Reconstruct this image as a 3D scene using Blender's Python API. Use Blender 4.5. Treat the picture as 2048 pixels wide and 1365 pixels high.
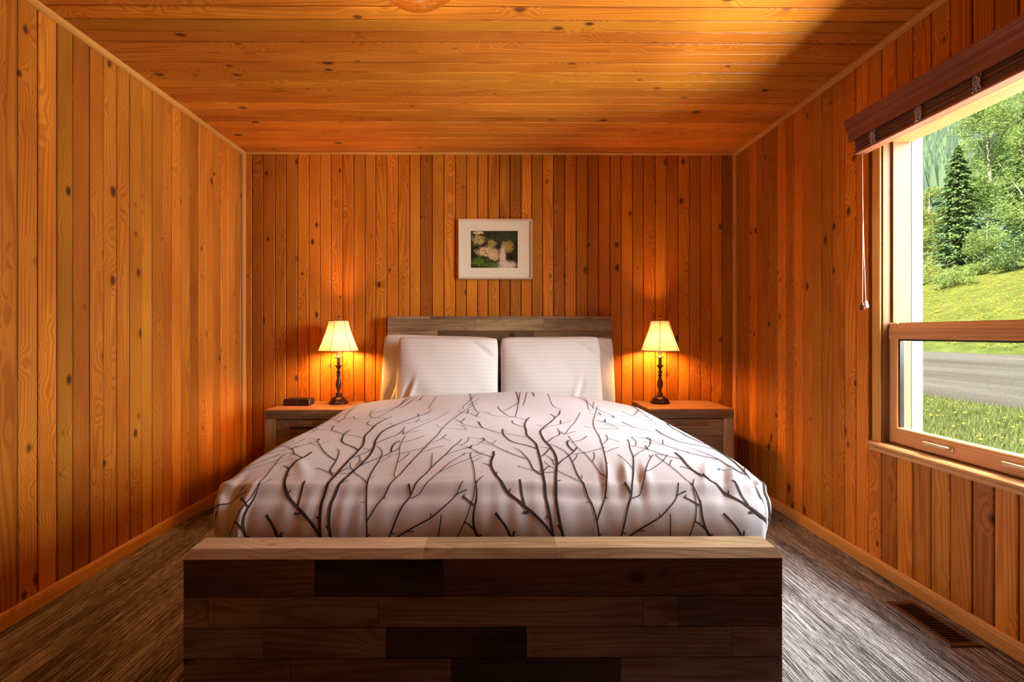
import bpy, math, random
import numpy as np
from mathutils import Vector, Matrix

for o in list(bpy.data.objects):
    bpy.data.objects.remove(o)
S = bpy.context.scene
COL = S.collection
PI = math.pi

# ---------------------------------------------------------------- camera, light, exposure
CAM_Z = 1.12
cam_data = bpy.data.cameras.new('camera')
cam = bpy.data.objects.new('camera', cam_data)
COL.objects.link(cam)
cam.location = (0, 0, CAM_Z)
cam.rotation_euler = (PI / 2, 0, -math.radians(0.35))
cam_data.sensor_width = 36.0
cam_data.lens = 36.0 * 972 / 2048
cam_data.shift_x = 30 / 2048
cam_data.shift_y = -15.5 / 2048
cam_data.clip_start = 0.02
cam_data.clip_end = 1000
S.camera = cam

S.view_settings.view_transform = 'Standard'
S.view_settings.look = 'None'
S.view_settings.gamma = 1
S.view_settings.use_curve_mapping = False
S.view_settings.exposure = 0.26
S.cycles.max_bounces = 8
S.cycles.diffuse_bounces = 5
S.cycles.glossy_bounces = 3
S.cycles.transmission_bounces = 8
S.cycles.transparent_max_bounces = 16
S.cycles.sample_clamp_indirect = 4
S.cycles.caustics_reflective = False
S.cycles.caustics_refractive = False

world = bpy.data.worlds.new('sky')
S.world = world
world.use_nodes = True
wn = world.node_tree
wn.nodes.clear()
w_out = wn.nodes.new('ShaderNodeOutputWorld')
w_bg = wn.nodes.new('ShaderNodeBackground')
w_sky = wn.nodes.new('ShaderNodeTexSky')
w_sky.sky_type = 'HOSEK_WILKIE'
w_sky.sun_direction = (-0.55, -0.25, 0.8)
w_sky.turbidity = 8
w_bg.inputs['Strength'].default_value = 4.2
wn.links.new(w_sky.outputs[0], w_bg.inputs[0])
wn.links.new(w_bg.outputs[0], w_out.inputs[0])

def add_light(name, kind, loc, target, energy, color, **kw):
    d = bpy.data.lights.new(name, kind)
    d.energy = energy
    d.color = color
    for k, v in kw.items():
        setattr(d, k, v)
    o = bpy.data.objects.new(name, d)
    COL.objects.link(o)
    o.location = loc
    o.rotation_euler = (Vector(target) - Vector(loc)).to_track_quat('-Z', 'Y').to_euler()
    return o

SUN_E = 17.0
add_light('sun', 'SUN', (-20, -10, 30), (0, 0, 0), SUN_E, (1.0, 0.94, 0.82), angle=0.02)
# open daylight falling through the big window
DAY_E = 760
add_light('window_daylight', 'AREA', (3.45, 1.25, 2.30), (0.0, 2.10, 0.9), DAY_E, (0.97, 0.95, 0.96),
          shape='RECTANGLE', size=2.0, size_y=3.0)
SKY_E = 430
add_light('high_sky_daylight', 'AREA', (3.05, 1.95, 4.10), (1.45, 1.90, 0.0), SKY_E, (0.92, 0.94, 1.0),
          shape='RECTANGLE', size=2.8, size_y=1.6)
# light thrown up from the sunlit ground below the window
GROUND_E = 960
add_light('ground_bounce', 'AREA', (3.30, 1.75, -0.2), (2.75, 1.75, 2.0), GROUND_E, (1.0, 0.94, 0.86),
          shape='RECTANGLE', size=2.4, size_y=2.4)

BULB = 560.0          # emission of the bedside bulbs
CEIL_BULB = 90.0

# ---------------------------------------------------------------- node helpers
class NT:
    def __init__(self, name):
        self.m = bpy.data.materials.new(name)
        self.m.use_nodes = True
        self.t = self.m.node_tree
        self.t.nodes.clear()
        self.out = self.t.nodes.new('ShaderNodeOutputMaterial')
    def n(self, typ, **kw):
        nd = self.t.nodes.new(typ)
        for k, v in kw.items():
            setattr(nd, k, v)
        return nd
    def put(self, sock, v):
        if isinstance(v, bpy.types.NodeSocket):
            self.t.links.new(v, sock)
        elif v is not None:
            if isinstance(v, (tuple, list)) and len(v) == 3 and sock.type == 'RGBA':
                v = (*v, 1)
            sock.default_value = v
    def math(self, op, a, b=None, c=None, clamp=False):
        nd = self.n('ShaderNodeMath', operation=op, use_clamp=clamp)
        for s, v in zip(nd.inputs, (a, b, c)):
            self.put(s, v)
        return nd.outputs[0]
    def vmath(self, op, a, b=None):
        nd = self.n('ShaderNodeVectorMath', operation=op)
        self.put(nd.inputs[0], a)
        if b is not None:
            if op == 'SCALE':
                self.put(nd.inputs['Scale'], b)
            else:
                self.put(nd.inputs[1], b)
        return nd.outputs[0]
    def noise(self, vec, scale=1, detail=2, rough=0.5, dist=0.0):
        nd = self.n('ShaderNodeTexNoise')
        self.put(nd.inputs['Vector'], vec)
        nd.inputs['Scale'].default_value = scale
        nd.inputs['Detail'].default_value = detail
        nd.inputs['Roughness'].default_value = rough
        nd.inputs['Distortion'].default_value = dist
        return nd.outputs['Fac']
    def ramp(self, fac, stops, interp='LINEAR'):
        nd = self.n('ShaderNodeValToRGB')
        nd.color_ramp.interpolation = interp
        el = nd.color_ramp.elements
        el[0].position, el[0].color = stops[0][0], (*stops[0][1], 1)
        el[1].position, el[1].color = stops[-1][0], (*stops[-1][1], 1)
        for p, c in stops[1:-1]:
            e = el.new(p)
            e.color = (*c, 1)
        self.put(nd.inputs[0], fac)
        return nd.outputs[0]
    def maprange(self, v, a, b, c, d, smooth=True):
        nd = self.n('ShaderNodeMapRange', interpolation_type='SMOOTHSTEP' if smooth else 'LINEAR')
        self.put(nd.inputs[0], v)
        for i, x in enumerate((a, b, c, d)):
            nd.inputs[i + 1].default_value = x
        return nd.outputs[0]
    def mix(self, fac, a, b, blend='MIX'):
        nd = self.n('ShaderNodeMix', data_type='RGBA', blend_type=blend)
        self.put(nd.inputs[0], fac)
        self.put(nd.inputs[6], a)
        self.put(nd.inputs[7], b)
        return nd.outputs[2]
    def objco(self):
        return self.n('ShaderNodeTexCoord').outputs['Object']
    def bump(self, h, strength=0.3, dist=0.002):
        nd = self.n('ShaderNodeBump')
        nd.inputs['Strength'].default_value = strength
        nd.inputs['Distance'].default_value = dist
        self.put(nd.inputs['Height'], h)
        return nd.outputs[0]
    def bsdf(self, color=(.8, .8, .8), rough=0.5, metal=0, normal=None, spec=0.5, **kw):
        b = self.n('ShaderNodeBsdfPrincipled')
        self.put(b.inputs['Base Color'], color)
        self.put(b.inputs['Roughness'], rough)
        self.put(b.inputs['Metallic'], metal)
        self.put(b.inputs['Specular IOR Level'], spec)
        if normal is not None:
            self.put(b.inputs['Normal'], normal)
        for k, v in kw.items():
            self.put(b.inputs[k.replace('_', ' ')], v)
        self.t.links.new(b.outputs[0], self.out.inputs[0])
        return b

def srgb(r, g, b):
    f = lambda c: (c / 255 / 12.92) if c / 255 <= 0.04045 else ((c / 255 + 0.055) / 1.055) ** 2.4
    return (f(r), f(g), f(b))

def plain(name, col, rough=0.5, metal=0, spec=0.5):
    t = NT(name)
    t.bsdf(col, rough, metal, spec=spec)
    return t.m

def wood(name, dark, mid, light, axis, across=7.5, along=0.42, rings=15, knots=0.5, rough=0.42,
         var=(0.72, 1.25), ring_amt=0.55, knot_scale=(10, 6), spec=0.28, saw=0.0, hue=None, seed=0.0):
    """Procedural board wood: contour grain along axis, knots, a tone of its own for each board."""
    t = NT(name)
    co = t.objco()
    rnd = t.n('ShaderNodeNewGeometry').outputs['Random Per Island']
    off = t.vmath('SCALE', (37.3, 51.7, 43.1), t.math('ADD', rnd, seed))
    def sc(a, l):
        v = [a, a, a]
        v['XYZ'.index(axis)] = l
        return t.vmath('ADD', t.vmath('MULTIPLY', co, tuple(v)), off)
    # knots
    vor = t.n('ShaderNodeTexVoronoi')
    t.put(vor.inputs['Vector'], sc(*knot_scale))
    vor.inputs['Scale'].default_value = 1.0
    vor.inputs['Randomness'].default_value = 0.9
    sepc = t.n('ShaderNodeSeparateColor')
    t.put(sepc.inputs[0], vor.outputs['Color'])
    pick = t.math('LESS_THAN', sepc.outputs[0], knots)
    dk = vor.outputs['Distance']
    ksize = t.maprange(sepc.outputs[1], 0, 1, 0.7, 1.5, smooth=False)
    dk = t.math('DIVIDE', dk, ksize)
    kmask = t.math('MULTIPLY', t.maprange(dk, 0.07, 0.17, 1, 0), pick)
    kfield = t.math('MULTIPLY', t.maprange(dk, 0.0, 0.6, 1, 0), pick)
    # rings
    n = t.noise(sc(across, along), 1, 1.5, 0.4, 0.15)
    g_ = [1, 1, 1]
    g_['XYZ'.index(axis)] = 0
    dt = t.n('ShaderNodeVectorMath', operation='DOT_PRODUCT')
    t.put(dt.inputs[0], co)
    dt.inputs[1].default_value = g_
    n = t.math('ADD', n, t.math('MULTIPLY', dt.outputs['Value'], 4.5))
    n = t.math('ADD', n, t.math('MULTIPLY', kfield, 0.22))
    r = t.math('SINE', t.math('MULTIPLY', n, rings * 2 * PI))
    r = t.maprange(r, -0.9, 1.0, 0, 1)
    r = t.math('POWER', r, 2.0)
    fib = t.noise(sc(260, 4), 1, 2, 0.6)
    blot = t.noise(sc(4, 1.2), 1, 3, 0.55)
    base = t.ramp(blot, [(0.28, dark), (0.5, mid), (0.72, light)])
    deep = t.mix(1.0, base, (0.50, 0.36, 0.22), 'MULTIPLY')
    col = t.mix(t.math('MULTIPLY', r, ring_amt), base, deep)
    col = t.mix(t.maprange(fib, 0.35, 0.7, 0.0, 0.22), col, deep)
    kcol = t.mix(t.maprange(dk, 0.02, 0.14, 0, 1), (0.030, 0.008, 0.003), (0.15, 0.040, 0.010))
    col = t.mix(t.math('MULTIPLY', kmask, 0.9), col, kcol)
    # board to board tone
    wn_ = t.n('ShaderNodeTexWhiteNoise', noise_dimensions='1D')
    t.put(wn_.inputs['W'], t.math('MULTIPLY', rnd, 917.3))
    tone = t.maprange(wn_.outputs[0], 0, 1, var[0], var[1], smooth=False)
    sepw = t.n('ShaderNodeSeparateColor')
    t.put(sepw.inputs[0], wn_.outputs['Color'])
    hs = t.n('ShaderNodeHueSaturation')
    t.put(hs.inputs['Color'], col)
    t.put(hs.inputs['Value'], tone)
    h0, h1 = hue or (0.494, 0.506)
    t.put(hs.inputs['Hue'], t.maprange(sepw.outputs[1], 0, 1, h0, h1, smooth=False))
    col = hs.outputs[0]
    h = t.math('ADD', t.math('MULTIPLY', fib, 0.6), t.math('MULTIPLY', r, -0.4))
    if saw:
        sv = [3, 3, 3]
        sv['XYZ'.index(axis)] = 170
        sn = t.noise(t.vmath('ADD', t.vmath('MULTIPLY', co, tuple(sv)), off), 1, 1, 0.5)
        smask = t.maprange(t.noise(sc(3, 2.2), 1, 1), 0.45, 0.65, 0, 1)
        sn = t.math('MULTIPLY', sn, smask)
        col = t.mix(t.math('MULTIPLY', sn, saw), col, deep)
        h = t.math('ADD', h, sn)
    rr = t.maprange(fib, 0.3, 0.7, rough - 0.06, rough + 0.10, smooth=False)
    t.bsdf(col, rr, 0, t.bump(h, 0.25, 0.0015), spec=spec)
    return t.m

# cedar of the walls and ceiling
M = {}
cd, cm, cl = (0.54, 0.170, 0.015), (0.69, 0.243, 0.023), (0.80, 0.31, 0.035)
M['cedar_z'] = wood('cedar_upright', cd, cm, cl, 'Z', var=(0.60, 1.22), hue=(0.494, 0.505))
M['cedar_x'] = wood('cedar_ceiling', cd, cm, cl, 'X', var=(0.75, 1.2), seed=3.1, knots=0.5, hue=(0.494, 0.505))
M['cedar_y'] = wood('cedar_lengthwise', cd, cm, cl, 'Y', var=(0.9, 1.15), seed=1.7, knots=0.1)
td, tm, tl = (0.62, 0.29, 0.060), (0.74, 0.37, 0.085), (0.82, 0.44, 0.115)
M['trim_x'] = wood('trim_wood_x', td, tm, tl, 'X', knots=0.05, ring_amt=0.25, var=(0.95, 1.05))
M['trim_y'] = wood('trim_wood_y', td, tm, tl, 'Y', knots=0.05, ring_amt=0.25, var=(0.95, 1.05))
M['trim_z'] = wood('trim_wood_z', td, tm, tl, 'Z', knots=0.05, ring_amt=0.25, var=(0.95, 1.05))
M['win_y'] = wood('window_wood_y', (0.60, 0.29, 0.105), (0.74, 0.38, 0.14), (0.82, 0.45, 0.18), 'Y', knots=0.0, ring_amt=0.3, var=(0.95, 1.05), rough=0.35)
M['jamb_y'] = wood('head_jamb_wood', (0.20, 0.085, 0.022), (0.26, 0.115, 0.030), (0.31, 0.145, 0.042), 'Y', knots=0.0, ring_amt=0.35, var=(0.95, 1.05), rough=0.5)  # window wood darkened to offset strong daylight on the head
M['jamb_z'] = wood('jamb_wood', (0.17, 0.075, 0.022), (0.22, 0.100, 0.031), (0.27, 0.125, 0.042), 'Z', knots=0.0, ring_amt=0.35, var=(0.95, 1.05), rough=0.5)  # same window wood, darkened against the daylight on the side jambs
M['win_z'] = wood('window_wood_z', (0.60, 0.29, 0.105), (0.74, 0.38, 0.14), (0.82, 0.45, 0.18), 'Z', knots=0.0, ring_amt=0.3, var=(0.95, 1.05), rough=0.35)
# reclaimed grey-brown timber of the bed and nightstands
gd, gm, gl = (0.110, 0.070, 0.040), (0.31, 0.210, 0.115), (0.52, 0.38, 0.22)
M['old_x'] = wood('reclaimed_timber_x', gd, gm, gl, 'X', across=14, along=1.4, rings=8, knots=0.22, rough=0.55, var=(0.55, 1.45), ring_amt=0.45, saw=0.5, spec=0.25, hue=(0.485, 0.515), seed=0.43)
M['old_z'] = wood('reclaimed_timber_z', gd, gm, gl, 'Z', across=14, along=1.4, rings=8, knots=0.15, rough=0.55, var=(0.7, 1.3), ring_amt=0.45, saw=0.4, spec=0.25, hue=(0.485, 0.515))
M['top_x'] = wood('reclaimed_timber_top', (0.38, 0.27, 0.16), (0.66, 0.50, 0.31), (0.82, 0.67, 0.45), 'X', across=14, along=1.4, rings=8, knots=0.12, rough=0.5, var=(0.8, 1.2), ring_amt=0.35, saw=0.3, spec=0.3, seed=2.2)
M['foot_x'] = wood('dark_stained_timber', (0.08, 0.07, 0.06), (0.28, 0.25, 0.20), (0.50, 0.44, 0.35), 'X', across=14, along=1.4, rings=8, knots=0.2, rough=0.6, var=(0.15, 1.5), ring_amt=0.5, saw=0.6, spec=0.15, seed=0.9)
M['nst_top'] = wood('nightstand_top_timber', (0.30, 0.14, 0.05), (0.42, 0.21, 0.08), (0.52, 0.29, 0.12), 'X', across=14, along=1.4, rings=8, knots=0.1, rough=0.4, ring_amt=0.3, spec=0.4)

def carpet():
    t = NT('striped_carpet')
    co = t.objco()
    v1 = t.vmath('MULTIPLY', co, (220, 3.4, 1))
    v2 = t.vmath('MULTIPLY', co, (330, 22, 1))
    a = t.noise(v1, 1, 2, 0.6)
    b = t.noise(v2, 1, 1, 0.5)
    c = t.noise(co, 300, 2, 0.8)
    d = t.noise(t.vmath('MULTIPLY', co, (12, 0.9, 1)), 1, 1)
    f = t.math('ADD', t.math('MULTIPLY', a, 0.6), t.math('MULTIPLY', b, 0.35))
    f = t.math('ADD', f, t.math('MULTIPLY', t.math('SUBTRACT', c, 0.5), 0.55))
    f = t.math('ADD', f, t.math('MULTIPLY', t.math('SUBTRACT', d, 0.5), 0.2))
    col = t.ramp(f, [(0.37, (0.045, 0.038, 0.035)), (0.45, (0.14, 0.125, 0.12)), (0.52, (0.34, 0.32, 0.305)), (0.61, (0.66, 0.63, 0.61))])
    t.bsdf(col, 0.95, 0, t.bump(f, 0.9, 0.006), spec=0.1)
    return t.m
M['carpet'] = carpet()

def linen(name, col, stripe=False):
    t = NT(name)
    co = t.objco()
    w = t.noise(t.vmath('MULTIPLY', co, (420, 60, 60)), 1, 1)
    w2 = t.noise(t.vmath('MULTIPLY', co, (60, 420, 420)), 1, 1)
    h = t.math('ADD', w, w2)
    c = col
    rough = 0.75
    if stripe:
        sp = t.n('ShaderNodeSeparateXYZ')
        t.put(sp.inputs[0], co)
        s = t.math('SINE', t.math('MULTIPLY', sp.outputs[2], 2 * PI / 0.026))
        s = t.maprange(s, -0.2, 0.2, 0, 1)
        c = t.mix(t.math('MULTIPLY', s, 0.10), col, tuple(x * 0.55 for x in col))
        h = t.math('ADD', h, t.math('MULTIPLY', s, 0.7))
    b = t.bsdf(c, rough, 0, t.bump(h, 0.18, 0.001), spec=0.25)
    b.inputs['Sheen Weight'].default_value = 0.15
    return t.m
M['duvet'] = linen('duvet_cotton', (0.64, 0.625, 0.665))
M['pillow'] = linen('pillowcase_cotton', (0.76, 0.75, 0.73), True)
M['pillow_back'] = linen('pillowcase_back_cotton', (0.76, 0.74, 0.70))
M['sheet'] = linen('mattress_sheet', (0.80, 0.78, 0.76))
M['branch'] = plain('printed_branch_ink', srgb(62, 50, 52), 0.8, spec=0.2)

def emis(name, col, s):
    t = NT(name)
    e = t.n('ShaderNodeEmission')
    t.put(e.inputs[0], col)
    e.inputs[1].default_value = s
    t.t.links.new(e.outputs[0], t.out.inputs[0])
    return t.m
M['bulb'] = emis('warm_bulb', (1.0, 0.45, 0.14), BULB)
M['bulb_c'] = emis('ceiling_bulb', (1.0, 0.66, 0.36), CEIL_BULB)

def shade_mat():
    t = NT('cream_lampshade_fabric')
    d = t.n('ShaderNodeBsdfDiffuse')
    tr = t.n('ShaderNodeBsdfTranslucent')
    d.inputs[0].default_value = (0.80, 0.66, 0.44, 1)
    tr.inputs[0].default_value = (0.85, 0.80, 0.52, 1)
    mx = t.n('ShaderNodeMixShader')
    mx.inputs[0].default_value = 0.075
    t.t.links.new(d.outputs[0], mx.inputs[1])
    t.t.links.new(tr.outputs[0], mx.inputs[2])
    t.t.links.new(mx.outputs[0], t.out.inputs[0])
    return t.m
M['shade'] = shade_mat()
M['shade_rib'] = plain('lampshade_braid', (0.40, 0.22, 0.10), 0.7)

def bronze():
    t = NT('oil_rubbed_bronze')
    n = t.noise(t.objco(), 60, 3, 0.6)
    c = t.ramp(n, [(0.35, (0.022, 0.010, 0.006)), (0.6, (0.075, 0.028, 0.014)), (0.75, (0.17, 0.085, 0.035))])
    t.bsdf(c, 0.33, 0.45, spec=0.5)
    return t.m
M['bronze'] = bronze()
M['burl'] = plain('dark_red_turned_wood', (0.085, 0.018, 0.012), 0.25)
M['candle'] = plain('bronze_candle_sleeve', (0.16, 0.10, 0.05), 0.4, 0.5)
M['brass'] = plain('antique_brass', (0.78, 0.64, 0.40), 0.35, 0.6)
M['nickel'] = plain('brushed_nickel', (0.62, 0.58, 0.52), 0.32, 1.0)
M['blackmetal'] = plain('blackened_metal', (0.03, 0.028, 0.027), 0.4, 0.7)
M['frame'] = plain('champagne_frame_metal', (0.90, 0.74, 0.58), 0.35, 0.5)
M['mat'] = plain('cream_mat_board', (0.95, 0.89, 0.72), 0.9, spec=0.1)
M['black'] = plain('black_plastic', (0.012, 0.010, 0.010), 0.25)
M['clockred'] = plain('dark_red_display', (0.07, 0.010, 0.010), 0.12)
M['vent'] = plain('brown_enamel', (0.085, 0.026, 0.015), 0.4)
M['void'] = plain('recess_shade_black', (0.006, 0.004, 0.003), 0.9, spec=0.1)  # near black, stands in for shade inside the vent and board gaps
M['valance'] = wood('mahogany_valance', (0.17, 0.060, 0.034), (0.24, 0.085, 0.048), (0.30, 0.11, 0.062), 'Y', knots=0, ring_amt=0.2, rough=0.34, var=(.98, 1.02))
M['tape'] = plain('grey_ladder_cord', (0.42, 0.38, 0.42), 0.9)
M['cord'] = plain('white_pull_cord', (0.82, 0.72, 0.66), 0.7)
M['tassel_dark'] = plain('dark_wood_tassel', (0.11, 0.035, 0.022), 0.3)
M['tassel_light'] = plain('pink_plastic_tassel', (0.78, 0.56, 0.50), 0.35)
M['outwhite'] = plain('light_dimmed_white_paint', (0.085, 0.076, 0.082), 0.8)  # white paint darkened to offset the strong daylight lamp beside it

def matchstick():
    t = NT('woven_matchstick_blind')
    co = t.objco()
    n = t.noise(t.vmath('MULTIPLY', co, (1, 3, 420)), 1, 2)
    c = t.ramp(n, [(0.35, (0.07, 0.026, 0.02)), (0.6, (0.19, 0.08, 0.058)), (0.75, (0.28, 0.13, 0.095))])
    t.bsdf(c, 0.5, 0, t.bump(n, 0.6, 0.002), spec=0.3)
    return t.m
M['match'] = matchstick()

def pane(name, tint, ior=1.45):
    t = NT(name)
    tr = t.n('ShaderNodeBsdfTransparent')
    tr.inputs[0].default_value = (*tint, 1)
    gl = t.n('ShaderNodeBsdfGlossy')
    gl.inputs['Roughness'].default_value = 0.02
    gl.inputs['Color'].default_value = (1, 1, 1, 1)
    fr = t.n('ShaderNodeFresnel')
    fr.inputs[0].default_value = ior
    mx = t.n('ShaderNodeMixShader')
    back = t.n('ShaderNodeNewGeometry').outputs['Backfacing']
    front = t.math('SUBTRACT', 1.0, back)
    t.put(mx.inputs[0], t.math('MULTIPLY', fr.outputs[0], front))
    t.t.links.new(tr.outputs[0], mx.inputs[1])
    t.t.links.new(gl.outputs[0], mx.inputs[2])
    t.t.links.new(mx.outputs[0], t.out.inputs[0])
    return t.m
M['glass'] = pane('window_glass', (0.96, 0.98, 0.97), 1.25)
M['picglass'] = pane('picture_glass', (0.99, 0.99, 0.98), 1.06)
def bowl_glass():
    t = NT('clear_amber_glass')
    tr = t.n('ShaderNodeBsdfTransparent'); tr.inputs[0].default_value = (0.99, 0.95, 0.88, 1)
    gl = t.n('ShaderNodeBsdfGlossy'); gl.inputs['Roughness'].default_value = 0.08
    gl.inputs['Color'].default_value = (1.0, 0.88, 0.70, 1)
    lw = t.n('ShaderNodeLayerWeight'); lw.inputs[0].default_value = 0.5
    f = t.math('ADD', t.math('MULTIPLY', t.math('POWER', lw.outputs['Facing'], 2.0), 0.85), 0.10)
    sw = t.noise(t.objco(), 14, 2, 0.5, 1.5)
    f = t.math('ADD', f, t.math('MULTIPLY', t.maprange(sw, .5, .62, 0, 1), 0.06))
    mx = t.n('ShaderNodeMixShader'); t.put(mx.inputs[0], f)
    t.t.links.new(tr.outputs[0], mx.inputs[1]); t.t.links.new(gl.outputs[0], mx.inputs[2])
    t.t.links.new(mx.outputs[0], t.out.inputs[0])
    return t.m
M['amber'] = bowl_glass()

# ---------------------------------------------------------------- mesh helpers
class MB:
    def __init__(self):
        self.v, self.f, self.mi = [], [], []
        self.smooth = []
    def add(self, vs, fs, mi=0, smooth=False):
        b = len(self.v)
        self.v += [tuple(p) for p in vs]
        for f in fs:
            self.f.append(tuple(b + i for i in f))
            self.mi.append(mi)
            self.smooth.append(smooth)
        return self
    def box(self, x0, x1, y0, y1, z0, z1, c=0.0, mi=0):
        """box with all edges chamfered by c"""
        if x0 > x1: x0, x1 = x1, x0
        if y0 > y1: y0, y1 = y1, y0
        if z0 > z1: z0, z1 = z1, z0
        c = min(c, (x1 - x0) * .45, (y1 - y0) * .45, (z1 - z0) * .45)
        if c <= 0:
            vs = [(x, y, z) for x in (x0, x1) for y in (y0, y1) for z in (z0, z1)]
            fs = [(0, 1, 3, 2), (4, 6, 7, 5), (0, 4, 5, 1), (2, 3, 7, 6), (0, 2, 6, 4), (1, 5, 7, 3)]
            return self.add(vs, fs, mi)
        L, H = (x0, y0, z0), (x1, y1, z1)
        vs, idx = [], {}
        for sx in (0, 1):
            for sy in (0, 1):
                for sz in (0, 1):
                    s = (sx, sy, sz)
                    for a in range(3):   # vertex lying on face of axis a
                        p = []
                        for k in range(3):
                            e = (H[k] if s[k] else L[k])
                            p.append(e if k == a else (e - c if s[k] else e + c))
                        idx[(s, a)] = len(vs)
                        vs.append(p)
        fs = []
        for a in range(3):
            b1, b2 = (a + 1) % 3, (a + 2) % 3
            for sa in (0, 1):
                q = []
                for u, w in ((0, 0), (1, 0), (1, 1), (0, 1)):
                    s = [0, 0, 0]; s[a] = sa; s[b1] = u; s[b2] = w
                    q.append(idx[(tuple(s), a)])
                fs.append(q if sa else q[::-1])
            for s1 in (0, 1):
                for s2 in (0, 1):      # edge chamfer along axis a
                    s = [0, 0, 0]; s[b1] = s1; s[b2] = s2
                    e = list(s); e[a] = 1
                    q = [idx[(tuple(s), b1)], idx[(tuple(e), b1)], idx[(tuple(e), b2)], idx[(tuple(s), b2)]]
                    fs.append(q if (s1 != s2) else q[::-1])
        for s in [(i, j, k) for i in (0, 1) for j in (0, 1) for k in (0, 1)]:
            q = [idx[(s, 0)], idx[(s, 1)], idx[(s, 2)]]
            fs.append(q if sum(s) % 2 else q[::-1])
        return self.add(vs, fs, mi)
    def lathe(self, prof, cx=0, cy=0, cz=0, n=32, mi=0, smooth=True, close=True):
        vs, fs = [], []
        for r, z in prof:
            for i in range(n):
                a = 2 * PI * i / n
                vs.append((cx + r * math.cos(a), cy + r * math.sin(a), cz + z))
        for j in range(len(prof) - 1):
            for i in range(n):
                k = (i + 1) % n
                fs.append((j * n + i, j * n + k, (j + 1) * n + k, (j + 1) * n + i))
        if close:
            fs.append(tuple(range(n - 1, -1, -1)))
            fs.append(tuple((len(prof) - 1) * n + i for i in range(n)))
        return self.add(vs, fs, mi, smooth)
    def tube(self, pts, r, n=8, mi=0, cap=True):
        pts = [Vector(p) for p in pts]
        rs = r if isinstance(r, (list, tuple)) else [r] * len(pts)
        vs, fs = [], []
        up = None
        for i, p in enumerate(pts):
            d = (pts[min(i + 1, len(pts) - 1)] - pts[max(i - 1, 0)]).normalized()
            if up is None:
                up = d.orthogonal().normalized()
            up = (up - d * up.dot(d)).normalized()
            s = d.cross(up)
            for k in range(n):
                a = 2 * PI * k / n
                vs.append(p + rs[i] * (math.cos(a) * up + math.sin(a) * s))
        for j in range(len(pts) - 1):
            for k in range(n):
                q = (k + 1) % n
                fs.append((j * n + k, j * n + q, (j + 1) * n + q, (j + 1) * n + k))
        if cap:
            fs.append(tuple(range(n - 1, -1, -1)))
            fs.append(tuple((len(pts) - 1) * n + k for k in range(n)))
        return self.add(vs, fs, mi, True)
    def prism(self, prof, y0, y1, mi=0, axis='Y', smooth=False):
        """closed 2-D profile extruded along axis"""
        n = len(prof)
        vs = []
        for y in (y0, y1):
            for a, b in prof:
                vs.append({'Y': (a, y, b), 'X': (y, a, b), 'Z': (a, b, y)}[axis])
        fs = [tuple(range(n)), tuple(range(2 * n - 1, n - 1, -1))]
        for i in range(n):
            k = (i + 1) % n
            fs.append((i, i + n, k + n, k))
        return self.add(vs, fs, mi, smooth)
    def build(self, name, mats, parent=None, loc=(0, 0, 0), fix=True):
        me = bpy.data.meshes.new(name)
        me.from_pydata(self.v, [], self.f)
        me.polygons.foreach_set('material_index', self.mi)
        me.polygons.foreach_set('use_smooth', self.smooth)
        if not isinstance(mats, (list, tuple)):
            mats = [mats]
        for m in mats:
            me.materials.append(m)
        me.update()
        if fix:
            import bmesh
            bm = bmesh.new(); bm.from_mesh(me)
            bmesh.ops.recalc_face_normals(bm, faces=bm.faces)
            bm.to_mesh(me); bm.free()
        o = bpy.data.objects.new(name, me)
        COL.objects.link(o)
        o.location = loc
        if parent is not None:
            o.parent = parent
        return o

def tag(o, label=None, cat=None, group=None, kind=None):
    if label: o['label'] = label
    if cat: o['category'] = cat
    if group: o['group'] = group
    if kind: o['kind'] = kind
    return o

def thing(name, loc, label, cat, group=None, kind=None, rz=0):
    o = bpy.data.objects.new(name, None)
    o.empty_display_size = 0.1
    COL.objects.link(o)
    o.location = loc
    o.rotation_euler = (0, 0, rz)
    return tag(o, label, cat, group, kind)

def kids(o):
    return [c for c in bpy.data.objects if c.parent is o]

def copy_tree(o, parent=None):
    c = o.copy()
    COL.objects.link(c)
    c.parent = parent
    for ch in kids(o):
        copy_tree(ch, c)
    return c

# ---------------------------------------------------------------- room
XL, XR, YB, YF, ZC = -1.862, 1.803, 3.62, -1.5, 2.464
WY0, WY1, WZ0, WZ1 = 1.42, 2.24, 0.615, 2.005     # window opening in the right wall
WT = 0.13                                          # wall thickness
rng = random.Random(11)

MB().box(XL - .15, XR + .15, YF - .15, YB + .15, -0.12, 0).build('floor', M['carpet'])
tag(bpy.data.objects['floor'], 'brown and grey striped loop carpet', kind='structure')

def boards(name, mat, lo, hi, place, label, w=0.0835, gapA=0.0065, gapB=0.0030, jit=0.004):
    mb = MB()
    p = lo
    k = 0
    while p < hi - 0.01:
        ww = w + rng.uniform(-jit, jit)
        e = min(p + ww, hi)
        g = gapA if k % 2 else gapB
        place(mb, p + g / 2, e - g / 2, k)
        p = e
        k += 1
    o = mb.build(name, mat)
    return tag(o, label, kind='structure')

def depth(k):
    return (0.0, 0.003, 0.001, 0.0, 0.002)[k % 5]

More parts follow.
